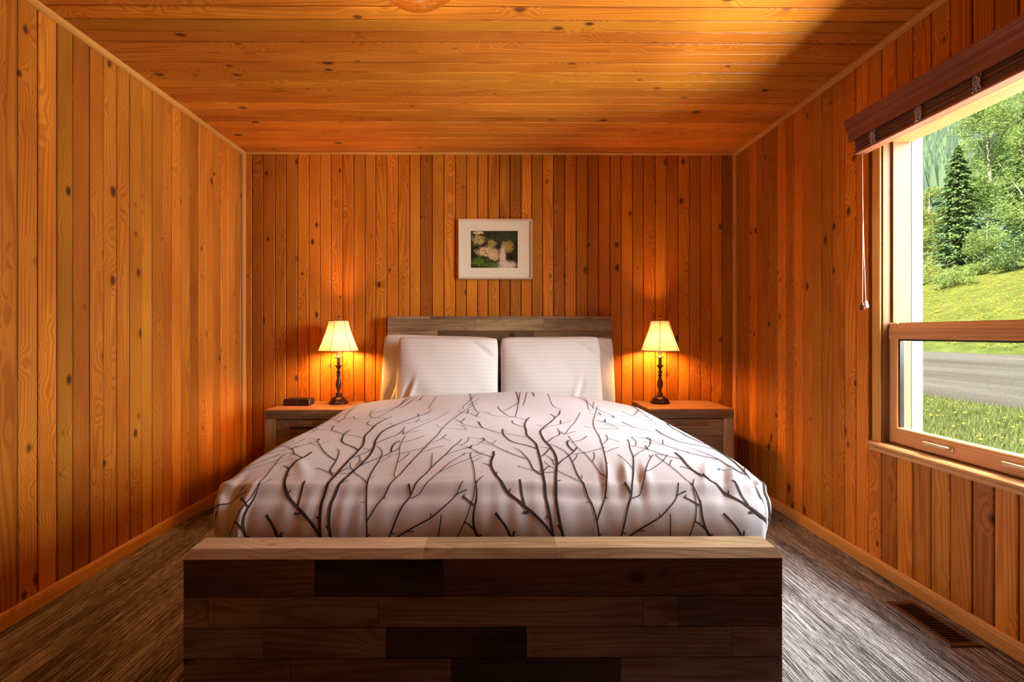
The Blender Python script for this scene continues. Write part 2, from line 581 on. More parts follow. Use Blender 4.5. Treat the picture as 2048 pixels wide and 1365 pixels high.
def back_board(mb, a, b, k):
    mb.box(a, b, YB + depth(k) * .5, YB + .03, 0, ZC + .02, 0.003)
def left_board(mb, a, b, k):
    mb.box(XL - .03, XL - depth(k) * .5, a, b, 0, ZC + .02, 0.003)
def front_board(mb, a, b, k):
    mb.box(a, b, YF - .03, YF, 0, ZC + .02, 0.003)
def right_board(mb, a, b, k):
    d = depth(k) * .5
    if b <= WY0 - .05 or a >= WY1 + .02:
        mb.box(XR + d, XR + .03, a, b, 0, ZC + .02, 0.003)
    else:
        mb.box(XR + d, XR + .03, a, b, 0, WZ0 - .02, 0.003)
        mb.box(XR + d, XR + .03, a, b, WZ1 + .02, ZC + .02, 0.003)
def ceil_board(mb, a, b, k):
    mb.box(XL - .02, XR + .02, a, b, ZC + depth(k) * .6, ZC + .03, 0.004)

boards('wall_back', M['cedar_z'], XL - .02, XR + .02, back_board, 'knotty cedar boards behind the headboard')
boards('wall_left', M['cedar_z'], YF, YB, left_board, 'knotty cedar boards of the left wall')
boards('wall_right', M['cedar_z'], YF, YB, right_board, 'knotty cedar boards around the window')
boards('wall_front', M['cedar_z'], XL - .02, XR + .02, front_board, 'cedar boards behind the viewer')
boards('ceiling', M['cedar_x'], YF - .02, YB + .02, ceil_board, 'cedar plank ceiling', w=0.084)

# solid sheathing behind the boards, with the window opening left out
mb = MB()
mb.box(XL - .15, XR + WT, YB + .035, YB + .15, -.1, ZC + .15)
mb.box(XL - .15, XR + WT, YF - .15, YF - .035, -.1, ZC + .15)
mb.box(XL - .15, XL - .035, YF - .035, YB + .035, -.1, ZC + .15)
mb.box(XL - .15, XR + WT, YF - .15, YB + .15, ZC + .035, ZC + .15)
mb.box(XR + .035, XR + WT, YF - .035, WY0 - .03, -.1, ZC + .035)
mb.box(XR + .035, XR + WT, WY1 + .03, YB + .035, -.1, ZC + .035)
mb.box(XR + .035, XR + WT, WY0 - .03, WY1 + .03, -.1, WZ0 - .03)
mb.box(XR + .035, XR + WT, WY0 - .03, WY1 + .03, WZ1 + .03, ZC + .035)
tag(mb.build('wall_outer', M['void']), 'outer sheathing of the house walls', kind='structure')  # coloured near black so the gaps between boards read as shade

def quarter(cx, cz, sx, sz, r, n=6):
    """quarter-round profile with its corner at (cx,cz)"""
    return [(cx, cz)] + [(cx + sx * r * math.cos(i * PI / 2 / n), cz + sz * r * math.sin(i * PI / 2 / n)) for i in range(n + 1)]

tag(MB().prism(quarter(XL, ZC, 1, -1, .024), YF, YB).build('trim_1', M['trim_y']), 'moulding between left wall and ceiling', kind='structure')
tag(MB().prism(quarter(XR, ZC, -1, -1, .024), YF, YB).build('trim_2', M['trim_y']), 'moulding between right wall and ceiling', kind='structure')
tag(MB().prism(quarter(YB, ZC, -1, -1, .014), XL, XR, axis='X').build('trim_3', M['trim_x']), 'moulding between back wall and ceiling', kind='structure')
tag(MB().prism(quarter(XL, YB, 1, -1, .022), 0, ZC, axis='Z').build('trim_4', M['trim_z']), 'corner moulding at the left back corner', kind='structure')
tag(MB().prism(quarter(XR, YB, -1, -1, .022), 0, ZC, axis='Z').build('trim_5', M['trim_z']), 'corner moulding at the right back corner', kind='structure')

def base_prof(x, s):
    return [(x, 0), (x + s * .014, 0), (x + s * .014, .045), (x + s * .010, .056), (x + s * .004, .062), (x, .062)]
tag(MB().prism(base_prof(XL, 1), YF, YB).build('baseboard_left', M['trim_y']), 'low wooden baseboard along the left wall', kind='structure')
tag(MB().prism(base_prof(XR, -1), YF, YB).build('baseboard_right', M['trim_y']), 'low wooden baseboard below the window', kind='structure')
tag(MB().prism(base_prof(YB, -1), XL, XR, axis='X').build('baseboard_back', M['trim_x']), 'low wooden baseboard behind the bed', kind='structure')

# ---------------------------------------------------------------- window
win = thing('window_1', (XR, (WY0 + WY1) / 2, WZ0), 'wood framed window looking onto meadow and trees', None, kind='structure')
wl = Vector(win.location)
def wpart(mb, name, mat, parent=win, label=None):
    off = wl if parent is win else wl
    mb.v = [(x - wl.x, y - wl.y, z - wl.z) for x, y, z in mb.v]
    o = mb.build(name, mat, parent)
    if label: o['label'] = label
    return o
XO = XR + WT          # outside plane
mb = MB()             # jambs
mb.box(XR - .002, XO, WY1, WY1 + .028, WZ0 - .03, WZ1 + .028, .002)
mb.box(XR - .002, XO, WY0 - .028, WY0, WZ0 - .03, WZ1 + .028, .002)
mb.box(XR + .038, XR + .050, WY1 - .009, WY1 + .001, 1.17, WZ1, .001)
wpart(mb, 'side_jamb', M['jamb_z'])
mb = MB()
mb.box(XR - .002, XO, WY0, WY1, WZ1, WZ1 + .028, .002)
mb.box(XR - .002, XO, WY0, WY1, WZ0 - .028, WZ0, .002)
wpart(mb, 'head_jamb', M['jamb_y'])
mb = MB()
for a, b in ((WY1 + .006, WY1 + .052), (WY0 - .052, WY0 - .006)):
    mb.box(XR - .014, XR - .001, a, b, WZ0 - .01, WZ1 + .05, .004)
wpart(mb, 'side_casing', M['trim_z'])
mb = MB()
mb.box(XR - .014, XR - .001, WY0 - .052, WY1 + .052, WZ1 + .006, WZ1 + .052, .004)
wpart(mb, 'head_casing', M['win_y'])
mb = MB()
mb.prism([(XR, WZ0 - .002), (XR - .032, WZ0 - .002), (XR - .040, WZ0 - .008), (XR - .040, WZ0 - .016), (XR - .030, WZ0 - .022),
          (XR - .022, WZ0 - .03), (XR - .020, WZ0 - .045), (XR, WZ0 - .050)], WY0 - .06, WY1 + .056)
wpart(mb, 'window_stool', M['win_y'])
# opening lower sash
sx0, sx1 = XR + .025, XR + .065
sy0, sy1, sz0, sz1 = WY0 + .004, WY1 - .003, WZ0 + .003, 1.168
mb = MB()
mb.box(sx0, sx1, sy1 - .042, sy1, sz0, sz1, .003)
mb.box(sx0, sx1, sy0, sy0 + .042, sz0, sz1, .003)
sash = wpart(mb, 'sash', M['win_z'])
mb = MB()
mb.box(sx0 - .001, sx1, sy0 + .0421, sy1 - .0421, sz0, .692, .003)
wpart(mb, 'bottom_rail', M['win_y'], sash)
mb = MB()
mb.prism([(sx0 - .001, 1.094), (sx1, 1.094), (sx1, sz1), (sx0 + .010, sz1), (sx0 - .001, 1.140)], sy0, sy1)
wpart(mb, 'meeting_rail', M['win_y'], sash)
mb = MB()
mb.box(sx0 + .018, sx0 + .022, sy0 + .03, sy1 - .03, .68, 1.10)
wpart(mb, 'sash_glass', M['glass'], sash)
mb = MB()
mb.box(sx0 + .010, sx0 + .030, sy0 + .0425, sy1 - .0425, 1.086, 1.0935)
mb.box(sx0 + .010, sx0 + .030, sy1 - .048, sy1 - .0425, .694, 1.085)
wpart(mb, 'glazing_gasket', M['black'], sash)
def handle(y):
    mb = MB()
    x = sx0 - .001
    z = .655
    a, b = y - .055, y + .055
    mb.tube([(x, a, z), (x - .018, a + .004, z + .004), (x - .024, a + .02, z + .005), (x - .024, b - .02, z + .005),
             (x - .018, b - .004, z + .004), (x, b, z)], [.006, .006, .0065, .0065, .006, .006], 10)
    for q in (a, b):
        mb.box(x - .004, x, q - .012, q + .012, z - .010, z + .010, .002)
    wpart(mb, 'sash_handle', M['brass'], sash, 'antique brass pull handle')
for y in (1.985, 1.665):
    handle(y)
mb = MB()
mb.box(XO - .022, XO - .016, WY0, WY1, 1.16, WZ1)
wpart(mb, 'upper_glass', M['glass'])
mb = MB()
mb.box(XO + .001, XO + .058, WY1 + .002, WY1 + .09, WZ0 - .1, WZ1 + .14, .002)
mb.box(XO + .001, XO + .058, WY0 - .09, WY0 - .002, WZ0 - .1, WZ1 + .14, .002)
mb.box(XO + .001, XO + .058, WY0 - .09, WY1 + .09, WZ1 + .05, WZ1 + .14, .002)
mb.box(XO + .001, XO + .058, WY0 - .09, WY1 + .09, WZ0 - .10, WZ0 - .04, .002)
wpart(mb, 'outer_trim', M['outwhite'], label='white outer trim, darkened to offset the daylight')

# ---------------------------------------------------------------- blind
BY0, BY1 = 1.375, 2.285
blind = thing('window_blind', (XR, (BY0 + BY1) / 2, 2.0), 'dark red brown woven wood blind rolled up under a moulded valance at the window', 'window blind')
bl = Vector(blind.location)
def bpart(mb, name, mat, parent=blind, label=None):
    mb.v = [(x - bl.x, y - bl.y, z - bl.z) for x, y, z in mb.v]
    o = mb.build(name, mat, parent)
    if label: o['label'] = label
    return o
x0 = 1.664
prof = [(XR - .016, 2.128), (x0, 2.128), (x0, 2.118), (x0 + .004, 2.112), (x0 + .004, 2.106), (x0 + .010, 2.100), (x0 + .014, 2.090),
        (x0 + .011, 2.086), (x0 + .013, 2.078), (x0 + .020, 2.070), (x0 + .023, 2.056), (x0 + .021, 2.045), (x0 + .024, 2.038), (x0 + .024, 2.030),
        (x0 + .036, 2.030), (x0 + .036, 2.115), (XR - .016, 2.115)]
bpart(MB().prism(prof, BY0, BY1 + .02), 'valance', M['valance'])
mb = MB()             # stack of folded matchstick cloth
n = 11
for i in range(n):
    z0 = 1.978 + i * .0085
    d = .003 * (i % 2)
    mb.box(1.706 - d, 1.745 + d, BY0 + .01, BY1, z0, z0 + .0078, .0012)
bpart(mb, 'woven_slats', M['match'])
mb = MB()
mb.box(1.700, 1.752, BY0 + .008, BY1 + .002, 1.964, 1.977, .003)
bpart(mb, 'bottom_rail', M['valance'])
for y in [2.17 - .235 * i for i in range(4)]:
    mb = MB()
    r2 = random.Random(int(y * 100))
    for k in range(4):
        pts = [(1.700 + r2.uniform(-.003, .001), y + (k - 1.5) * .008 + r2.uniform(-.004, .004), 1.972 + j * .0060) for j in range(16)]
        mb.tube(pts, [r2.uniform(.002, .0045) for _ in pts], 5)
    bpart(mb, 'ladder_cord', M['tape'])
for k, (dy, dz, mt, lb) in enumerate(((0.0, 0.0, 'tassel_dark', 'dark brown cord end'), (-.022, .008, 'tassel_light', 'pale pink cord end'))):
    mb = MB()
    y = 2.262
    zb = 1.255 + dz
    mb.tube([(1.722, y, 1.968), (1.722, y - .002, 1.75), (1.722, y - .003 + dy * .3, 1.5), (1.722, y + dy, zb)], .0013, 6)
    co_ = bpart(mb, 'pull_cord', M['cord'])
    mb = MB()
    mb.lathe([(.002, .030), (.006, .026), (.008, .016), (.011, .006), (.011, .001), (.008, -.004), (.003, -.005)], 1.722, y + dy, zb - .022, 16)
    bpart(mb, 'cord_tassel', M[mt], co_, lb)

# ---------------------------------------------------------------- floor vent
vent = thing('floor_vent', (1.685, 1.865, 0), 'brown metal floor register with slots in the carpet below the window', 'vent')
vw, vl = .062, .145
mb = MB()
for s in (-1, 1):
    mb.prism([(s * vw, 0.0005), (s * (vw - .004), .006), (s * (vw - .022), .007), (s * (vw - .022), .0005)], -vl, vl)
    mb.box(-vw + .020, vw - .020, s * vl, s * (vl - .022), .0005, .0068, .002)
mb.build('vent_frame', M['vent'], vent)
mb = MB()
for i in range(15):
    y = -vl + .030 + i * (2 * vl - .060) / 14
    a = .006
    mb.add([(-.040, y - .002 + a, .002), (.040, y - .002 - a, .002), (.040, y + .002 - a, .002), (-.040, y + .002 + a, .002),
            (-.040, y - .002 + a, .0055), (.040, y - .002 - a, .0055), (.040, y + .002 - a, .0055), (-.040, y + .002 + a, .0055)],
           [(0, 1, 2, 3), (4, 5, 6, 7), (0, 1, 5, 4), (1, 2, 6, 5), (2, 3, 7, 6), (3, 0, 4, 7)])
mb.build('louvres', M['vent'], vent)
MB().box(-.041, .041, -vl + .02, vl - .02, .0005, .0012).build('duct_shade', M['void'], vent)  # thin black sheet painting in the shade of the duct

# ---------------------------------------------------------------- ceiling lamp
cl_ = thing('ceiling_light', (-.275, 1.70, ZC), 'round clear amber glass ceiling light above the bed', 'ceiling light')
mb = MB()
R_ = .195
prof = []
for i in range(15):
    a = PI / 2 * i / 14
    prof.append((max(.0005, R_ * .93 * math.sin(a)), -.008 - .180 * math.cos(a)))
prof += [(R_ * .97, .0 - .004), (R_, -.002)]
mb.lathe(prof, n=48, close=False)
mb.build('glass_bowl', M['amber'], cl_)
MB().lathe([(.205, 0), (.207, -.006), (.203, -.014), (.197, -.014)], n=48, close=False).build('rim', M['brass'], cl_)
MB().lathe([(.075, -.001), (.075, -.018), (.05, -.022), (.012, -.022)], n=32).build('canopy', M['brass'], cl_)
for s in (-1, 1):
    q = MB().tube([(s * .01, 0, -.024), (s * .045, 0, -.040)], .012, 12).build('lamp_socket', M['brass'], cl_)
    MB().lathe([(.001, -.035), (.018, -.028), (.027, -.012), (.027, .004), (.014, .022), (.012, .028)], s * .075, 0, -.066, 20).build('bulb', M['bulb_c'], q)

# ---------------------------------------------------------------- picture
pic = thing('framed_picture', (.012, YB - .004, 1.52), 'small landscape photograph in a cream mat and pale metal frame above the headboard', 'picture')
PW, PH = .276, .2265       # half sizes
PX0, PX1, PZ0, PZ1 = -.266, .284, 1.52, 1.966
pl = Vector(pic.location)
def ppart(mb, name, mat, parent=pic):
    mb.v = [(x - pl.x, y - pl.y, z - pl.z) for x, y, z in mb.v]
    return mb.build(name, mat, parent)
mb = MB()
yf, yb = YB - .030, YB - .004
fw = .013
mb.box(PX0, PX1, yf, yb, PZ1 - fw, PZ1, .003)
mb.box(PX0, PX1, yf, yb, PZ0, PZ0 + fw, .003)
mb.box(PX0, PX0 + fw, yf, yb, PZ0 + fw, PZ1 - fw, .003)
mb.box(PX1 - fw, PX1, yf, yb, PZ0 + fw, PZ1 - fw, .003)
ppart(mb, 'picture_frame', M['frame'])
# photo opening
QX0, QX1, QZ0, QZ1 = -.172, .176, 1.606, 1.880
mb = MB()
ym = YB - .016
a, b = fw - .002, fw - .002
mb.box(PX0 + a, QX0, ym, ym + .003, PZ0 + b, PZ1 - b)
mb.box(QX1, PX1 - a, ym, ym + .003, PZ0 + b, PZ1 - b)
mb.box(QX0, QX1, ym, ym + .003, PZ0 + b, QZ0)
mb.box(QX0, QX1, ym, ym + .003, QZ1, PZ1 - b)
ppart(mb, 'mat_board', M['mat'])

def photo_mat():
    t = NT('lake_and_spruce_photograph')
    co = t.objco()
    def blob(cx, cz, rx, rz, soft=0.5, wob=0.35, ws=38):
        p = t.vmath('SUBTRACT', co, (cx - pl.x, 0, cz - pl.z))
        p = t.vmath('MULTIPLY', p, (1 / rx, 0, 1 / rz))
        ln = t.n('ShaderNodeVectorMath', operation='LENGTH')
        t.put(ln.inputs[0], p)
        nz = t.noise(t.vmath('ADD', co, (cx * 7, 0, cz * 3)), ws, 3, 0.6)
        d = t.math('ADD', ln.outputs['Value'], t.math('MULTIPLY', t.math('SUBTRACT', nz, 0.5), wob * 4))
        return t.maprange(d, 1 - soft, 1 + soft * .5, 1, 0)
    n1 = t.noise(co, 30, 4, 0.6)
    col = t.ramp(n1, [(0.35, (0.010, 0.008, 0.005)), (0.55, (0.030, 0.028, 0.014)), (0.75, (0.07, 0.06, 0.025))])
    col = t.mix(t.math('MULTIPLY', blob(.08, 1.83, .12, .05, .8), .7), col, (0.035, 0.075, 0.035))
    w, h = QX1 - QX0, QZ1 - QZ0
    X = lambda f: QX0 + f * w
    Z = lambda f: QZ1 - f * h
    col = t.mix(blob(X(.16), Z(.05), .040, .012, .4, .15), col, (0.85, 0.72, 0.38))
    col = t.mix(t.math('MULTIPLY', blob(X(.17), Z(.24), .055, .038, .3, .55, 60), .9), col, (0.55, 0.45, 0.20))
    col = t.mix(t.math('MULTIPLY', blob(X(.44), Z(.36), .035, .040, .4, .4, 60), .8), col, (0.50, 0.42, 0.16))
    col = t.mix(blob(X(.34), Z(.56), .085, .036, .4, .25, 45), col, (0.80, 0.58, 0.34))
    col = t.mix(blob(X(.48), Z(.66), .050, .040, .4, .3, 45), col, (0.78, 0.60, 0.32))
    col = t.mix(t.math('MULTIPLY', blob(X(.78), Z(.42), .045, .045, .4, .4, 50), .85), col, (0.48, 0.36, 0.09))
    col = t.mix(blob(X(.68), Z(.72), .026, .095, .5, .12, 30), col, (0.84, 0.66, 0.58))
    col = t.mix(blob(X(.76), Z(.93), .085, .034, .5, .3, 40), col, (0.80, 0.66, 0.55))
    col = t.mix(t.math('MULTIPLY', blob(X(.16), Z(.84), .060, .034, .4, .5, 70), .85), col, (0.13, 0.24, 0.03))
    col = t.mix(t.math('MULTIPLY', blob(X(.44), Z(.93), .060, .020, .4, .5, 70), .85), col, (0.10, 0.20, 0.03))
    dk = t.maprange(t.noise(t.vmath('MULTIPLY', co, (60, 1, 90)), 1, 3, .7, .6), .50, .60, 0, .75)
    sx = t.n('ShaderNodeSeparateXYZ'); t.put(sx.inputs[0], co)
    dk = t.math('MULTIPLY', dk, t.maprange(sx.outputs[0], X(.40) - pl.x, X(.75) - pl.x, 1, .35))
    col = t.mix(dk, col, (0.020, 0.020, 0.008))
    t.bsdf(col, 0.35, spec=0.3)
    return t.m
ppart(MB().box(QX0 - .002, QX1 + .002, ym + .0032, ym + .005, QZ0 - .002, QZ1 + .002), 'photograph', photo_mat())
ppart(MB().box(PX0 + fw, PX1 - fw, ym - .004, ym - .002, PZ0 + fw, PZ1 - fw), 'picture_glass', M['picglass'])

# ---------------------------------------------------------------- nightstands
def nightstand(x0, y0, label, bright):
    W_, D_, H_ = .563, .40, .622
    r = thing('nightstand', (x0 + W_ / 2, y0 + D_ / 2, 0), label, 'nightstand', 'reclaimed wood nightstands beside the bed')
    w, d = W_ / 2, D_ / 2
    mb = MB()
    for i in range(4):
        a = -d + i * D_ / 4
        mb.box(-w, w, a + .0004, a + D_ / 4 - .0004, H_ - .012, H_, .0015)
    mb.build('top', M['nst_top'], r)
    mb = MB()
    mb.box(-w, w, -d, -d + .06, H_ - .062, H_ - .0125, .0015)
    mb.box(-w, w, d - .06, d, H_ - .062, H_ - .0125, .0015)
    mb.box(-w, -w + .06, -d + .061, d - .061, H_ - .062, H_ - .0125, .0015)
    mb.box(w - .06, w, -d + .061, d - .061, H_ - .062, H_ - .0125, .0015)
    mb.build('apron', M['old_x'], r)
    pw = .068
    for sx in (-1, 1):
        for sy in (-1, 1):
            a = (w - pw) if sx > 0 else -w
            b = (d - pw) if sy > 0 else -d
            MB().box(a, a + pw, b, b + pw, 0, H_ - .0625, .002).build('post', M['old_z'], r)
    mb = MB()
    for s in (-1, 1):
        for q in range(3):
            zz = .10 + q * .152
            mb.box(s * (w - .030), s * (w - .012), -d + pw + .001, d - pw - .001, zz, zz + .151, .001)
    for q in range(3):
        zz = .10 + q * .152
        mb.box(-w + pw, w - pw, d - .03, d - .012, zz, zz + .151, .001)
    mb.build('side_panel', M['old_x'], r)
    MB().box(-w + pw, w - pw, -d + .012, d - .031, .08, .098, .001).build('bottom_shelf', M['old_x'], r)
    for z0, z1 in ((.342, .555), (.108, .332)):
        mb = MB()
        zc = z0
        hh = (z1 - z0 - .002) / 2
        rr_ = random.Random(int(z0 * 1000) + int(bright * 10))
        for q in range(2):
            cut = rr_.uniform(-.08, .10)
            za, zb = z0 + q * (hh + .001), z0 + q * (hh + .001) + hh
            mb.box(-w + pw + .003, cut - .0003, -d + .006, -d + .03, za, zb, .0008)
            mb.box(cut + .0003, w - pw - .003, -d + .006, -d + .03, za, zb, .0008)
        dr = mb.build('drawer', M['old_x'], r)
        hz = z1 - .048
        hb = MB()
        hb.box(-.115, .115, -d - .022, -d - .012, hz - .006, hz + .006, .001)
        for s in (-1, 1):
            hb.box(s * .106 - .006, s * .106 + .006, -d - .0125, -d + .006, hz - .005, hz + .005)
        hb.build('drawer_handle', M['nickel'] if bright else M['blackmetal'], dr)
    return r
NSL = nightstand(-1.490, 3.17, 'weathered wood nightstand left of the bed, holding a clock radio', 0)
NSR = nightstand(1.017, 3.19, 'weathered wood nightstand right of the bed, nearer the window, lamp alone on top', 1)
NZ = .622

# ---------------------------------------------------------------- bedside lamps
def bell(f):
    """shade radius, f = 0 bottom .. 1 top"""
    return .068 + (.139 - .068) * (1 - f) ** 1.55 + .004 * math.sin(f * PI)

def table_lamp(x, y, rib0, label):
    r = thing('table_lamp', (x, y, NZ), label, 'lamp', 'bell shaded bedside lamps')
    MB().lathe([(.064, 0), (.067, .004), (.067, .010), (.062, .016), (.058, .020), (.055, .028), (.046, .040), (.036, .046), (.030, .050), (.024, .052)], n=40).build('base', M['bronze'], r)
    MB().lathe([(.022, .0521), (.022, .056), (.016, .060), (.021, .066), (.021, .070), (.013, .076), (.010, .084), (.009, .088)], n=28).build('base_collar', M['bronze'], r)
    MB().lathe([(.009, .0881), (.012, .100), (.018, .118), (.0205, .134), (.019, .150), (.014, .166), (.010, .182), (.0095, .192)], n=28).build('turned_stem', M['burl'], r)
    MB().lathe([(.010, .1921), (.017, .196), (.017, .200), (.009, .206), (.011, .212), (.016, .222), (.016, .226), (.009, .232), (.010, .246), (.017, .258), (.026, .268), (.027, .271), (.012, .272)], n=28).build('candle_cup', M['bronze'], r)
    MB().lathe([(.011, .2721), (.011, .318), (.010, .319)], n=20).build('candle_sleeve', M['candle'], r)
    MB().lathe([(.010, .3191), (.028, .324), (.030, .327), (.012, .332), (.014, .36), (.012, .39)], n=24).build('socket', M['nickel'], r)
    bulb = MB().lathe([(.011, .3901), (.014, .400), (.026, .425), (.030, .445), (.026, .465), (.014, .480), (.002, .485)], n=24).build('bulb', M['bulb'], r)
    zb, zt = .374, .586
    # harp
    pts = []
    for i in range(17):
        a = PI * i / 16
        pts.append((.040 * math.cos(a) * (1.0 if abs(math.cos(a)) < .9 else .7), 0, .375 + .205 * math.sin(a) ** .8))
    MB().tube(pts, .0015, 6).build('harp', M['brass'], r)
    # shade
    n, m = 72, 18
    vs, fs = [], []
    for j in range(m + 1):
        f = j / m
        for i in range(n):
            a = 2 * PI * i / n
            ph = ((a - rib0) / (PI / 3)) % 1.0
            # panels are slightly flattened between ribs
            rr = bell(f) * (1 - .055 * math.sin(ph * PI) ** 1.0)
            vs.append((rr * math.cos(a), rr * math.sin(a), zb + (zt - zb) * f))
    for j in range(m):
        for i in range(n):
            k = (i + 1) % n
            fs.append((j * n + i, j * n + k, (j + 1) * n + k, (j + 1) * n + i))
    mb = MB(); mb.add(vs, fs, 0, True)
    sh = mb.build('lamp_shade', M['shade'], r, fix=False)
    for f in (0, 1):
        mb = MB()
        pts = []
        for i in range(73):
            a = 2 * PI * i / 72
            ph = ((a - rib0) / (PI / 3)) % 1.0
            rr = bell(f) * (1 - .055 * math.sin(ph * PI))
            pts.append((rr * math.cos(a), rr * math.sin(a), zb + (zt - zb) * f))
        mb.tube(pts, .0030, 6, cap=False)
        mb.build('shade_edging', M['shade_rib'], sh)
    for q in range(6):
        a = rib0 + q * PI / 3
        pts = [(bell(j / 12) * math.cos(a), bell(j / 12) * math.sin(a), zb + (zt - zb) * j / 12) for j in range(13)]
        MB().tube(pts, .0021, 6).build('shade_rib', M['shade_rib'], sh)
    mb = MB()
    for q in range(3):
        a = rib0 + q * 2 * PI / 3
        mb.tube([(0, 0, zt - .004), (.068 * math.cos(a), .068 * math.sin(a), zt - .001)], .0014, 6)
    mb.build('spider', M['brass'], sh)
    MB().lathe([(.004, .5801), (.004, .590), (.008, .594), (.006, .600), (.003, .602), (.009, .608), (.010, .614), (.006, .620), (.001, .622)], n=20).build('finial', M['bronze'], r)
    return r
# rib angles: the camera looks along +Y, so the nearest rib points to -Y
table_lamp(-1.103, 3.455, -PI / 2 + math.radians(-6), 'lit bedside lamp with cream bell shade on the nightstand left of the bed')
table_lamp(1.183, 3.455, -PI / 2 + math.radians(-20), 'lit bedside lamp with cream bell shade on the nightstand by the window side')

# ---------------------------------------------------------------- clock radio
ck = thing('clock_radio', (-1.355, 3.385, NZ), 'small black clock radio with dark red display on left nightstand', 'clock')
MB().box(-.092, .092, -.045, .048, .002, .046, .006).build('housing', M['black'], ck)
MB().box(-.078, .015, -.0475, -.0455, .014, .038, .0006).build('display', M['clockred'], ck)
MB().box(.084, .090, -.0470, -.0455, .010, .042, .0006).build('chrome_strip', M['nickel'], ck)
mb = MB()
for i in range(4):
    mb.box(-.05 + i * .03, -.03 + i * .03, -.01, .005, .0461, .049, .001)
mb.build('button_row', M['black'], ck)
for sx in (-1, 1):
    for sy in (-1, 1):
        MB().lathe([(.006, 0), (.006, .002)], sx * .08, sy * .036, 0, 10).build('rubber_foot', M['black'], ck)

# ---------------------------------------------------------------- bed
FX0, FX1, FY0, FY1 = -.841, .787, 1.32, 1.405
HX0, HX1 = -.771, .856
bed = thing('bed', (0, 2.4, 0), 'reclaimed timber platform bed with chunky dark footboard and low headboard', 'bed')
bd = Vector(bed.location)
def bedpart(mb, name, mat, label=None):
    mb.v = [(x - bd.x, y - bd.y, z - bd.z) for x, y, z in mb.v]
    o = mb.build(name, mat, bed)
    if label: o['label'] = label
    return o
kx = (FX1 - FX0) / 1200.0
P = lambda px: FX0 + (px - 371) * kx
rows = [(.505, .405, [371, 633, 889, 1571]), (.404, .321, [371, 420, 760, 1290, 1362, 1571]), (.320, .237, [371, 530, 775, 1056, 1468, 1571]),
        (.236, .153, [371, 585, 905, 1245, 1571]), (.152, .070, [371, 700, 1130, 1571]), (.069, .002, [371, 500, 960, 1571])]
mb = MB()
for zt_, zb_, cuts in rows:
    for a, b in zip(cuts[:-1], cuts[1:]):
        mb.box(P(a) + .0003, P(b) - .0003, FY0 + rng.uniform(0, .0012), FY0 + .022, zb_ + .0003, zt_ - .0003, .0008)
    mb.box(FX0 + .001, FX1 - .001, FY1 - .02, FY1, zb_ + .0003, zt_ - .0003, .0008)
    mb.box(FX0, FX0 + .02, FY0 + .0225, FY1 - .0205, zb_ + .0003, zt_ - .0003, .0008)
    mb.box(FX1 - .02, FX1, FY0 + .0225, FY1 - .0205, zb_ + .0003, zt_ - .0003, .0008)
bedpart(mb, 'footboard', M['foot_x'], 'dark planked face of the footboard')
mb = MB()
cuts = [371, 850, 1118, 1571]
for a, b in zip(cuts[:-1], cuts[1:]):
    x0_, x1_ = P(a) + (.0 if a == 371 else .0003), P(b) - (.0 if b == 1571 else .0003)
    e0 = .012 if a == 371 else 0
    e1 = .012 if b == 1571 else 0
    prof0 = [(FY0 - .001, .506), (FY0 - .001, .508), (FY0 + .013, .531), (FY1, .531), (FY1, .506)]
    vs = [(x0_ + (e0 if z > .52 else 0), y, z) for y, z in prof0] + [(x1_ - (e1 if z > .52 else 0), y, z) for y, z in prof0]
    n = 5
    fs = [tuple(range(n)), tuple(range(2 * n - 1, n - 1, -1))] + [(i, i + n, (i + 1) % n + n, (i + 1) % n) for i in range(n)]
    mb.add(vs, fs)
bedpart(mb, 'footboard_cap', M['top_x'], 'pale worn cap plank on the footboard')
mb = MB()
kh = (HX1 - HX0) / 450.0
H = lambda px: HX0 + (px - 777) * kh
hrows = [(1.243, 1.224, [777, 862, 1165, 1227], .006), (1.2235, 1.137, [777, 954, 1090, 1227], 0), (1.1365, 1.05, [777, 877, 1071, 1227], .001),
         (1.0495, .96, [777, 980, 1227], 0), (.9595, .87, [777, 1100, 1227], 0), (.8695, .78, [777, 900, 1227], 0), (.7795, .5, [777, 1227], 0), (.4995, .02, [777, 1227], 0)]
for zt_, zb_, cuts, dd in hrows:
    for a, b in zip(cuts[:-1], cuts[1:]):
        mb.box(H(a) + .0003, H(b) - .0003, 3.52 + dd + rng.uniform(0, .0015), 3.585, zb_ + .0003, zt_ - .0003, .0012)
bedpart(mb, 'headboard', M['old_x'], 'weathered grey brown planked headboard')
for s, xa, xb in ((-1, FX0 + .02, HX0), (1, FX1 - .02, HX1)):
    mb = MB()
    w = .03 * s
    vs = []
    for (x, y) in ((xa, FY1), (xb, 3.519)):
        for dx in (0, -w):
            for z in (.08, .32):
                vs.append((x + dx, y, z))
    mb.add(vs, [(0, 1, 3, 2), (4, 6, 7, 5), (0, 4, 5, 1), (2, 3, 7, 6), (0, 2, 6, 4), (1, 5, 7, 3)])
    bedpart(mb, 'side_rail', M['old_x'])
mb = MB()
mb.box(FX0 + .06, FX1 - .04, FY1 + .02, 3.50, .28, .318)
bedpart(mb, 'slat_base', M['old_x'])

# mattress
mt = MB()
mt.box(-.79, .79, 1.455, 3.49, .319, .560, .06)
mo = mt.build('mattress', M['sheet'], None)
tag(mo, 'white mattress under the duvet on the timber bed', 'mattress')

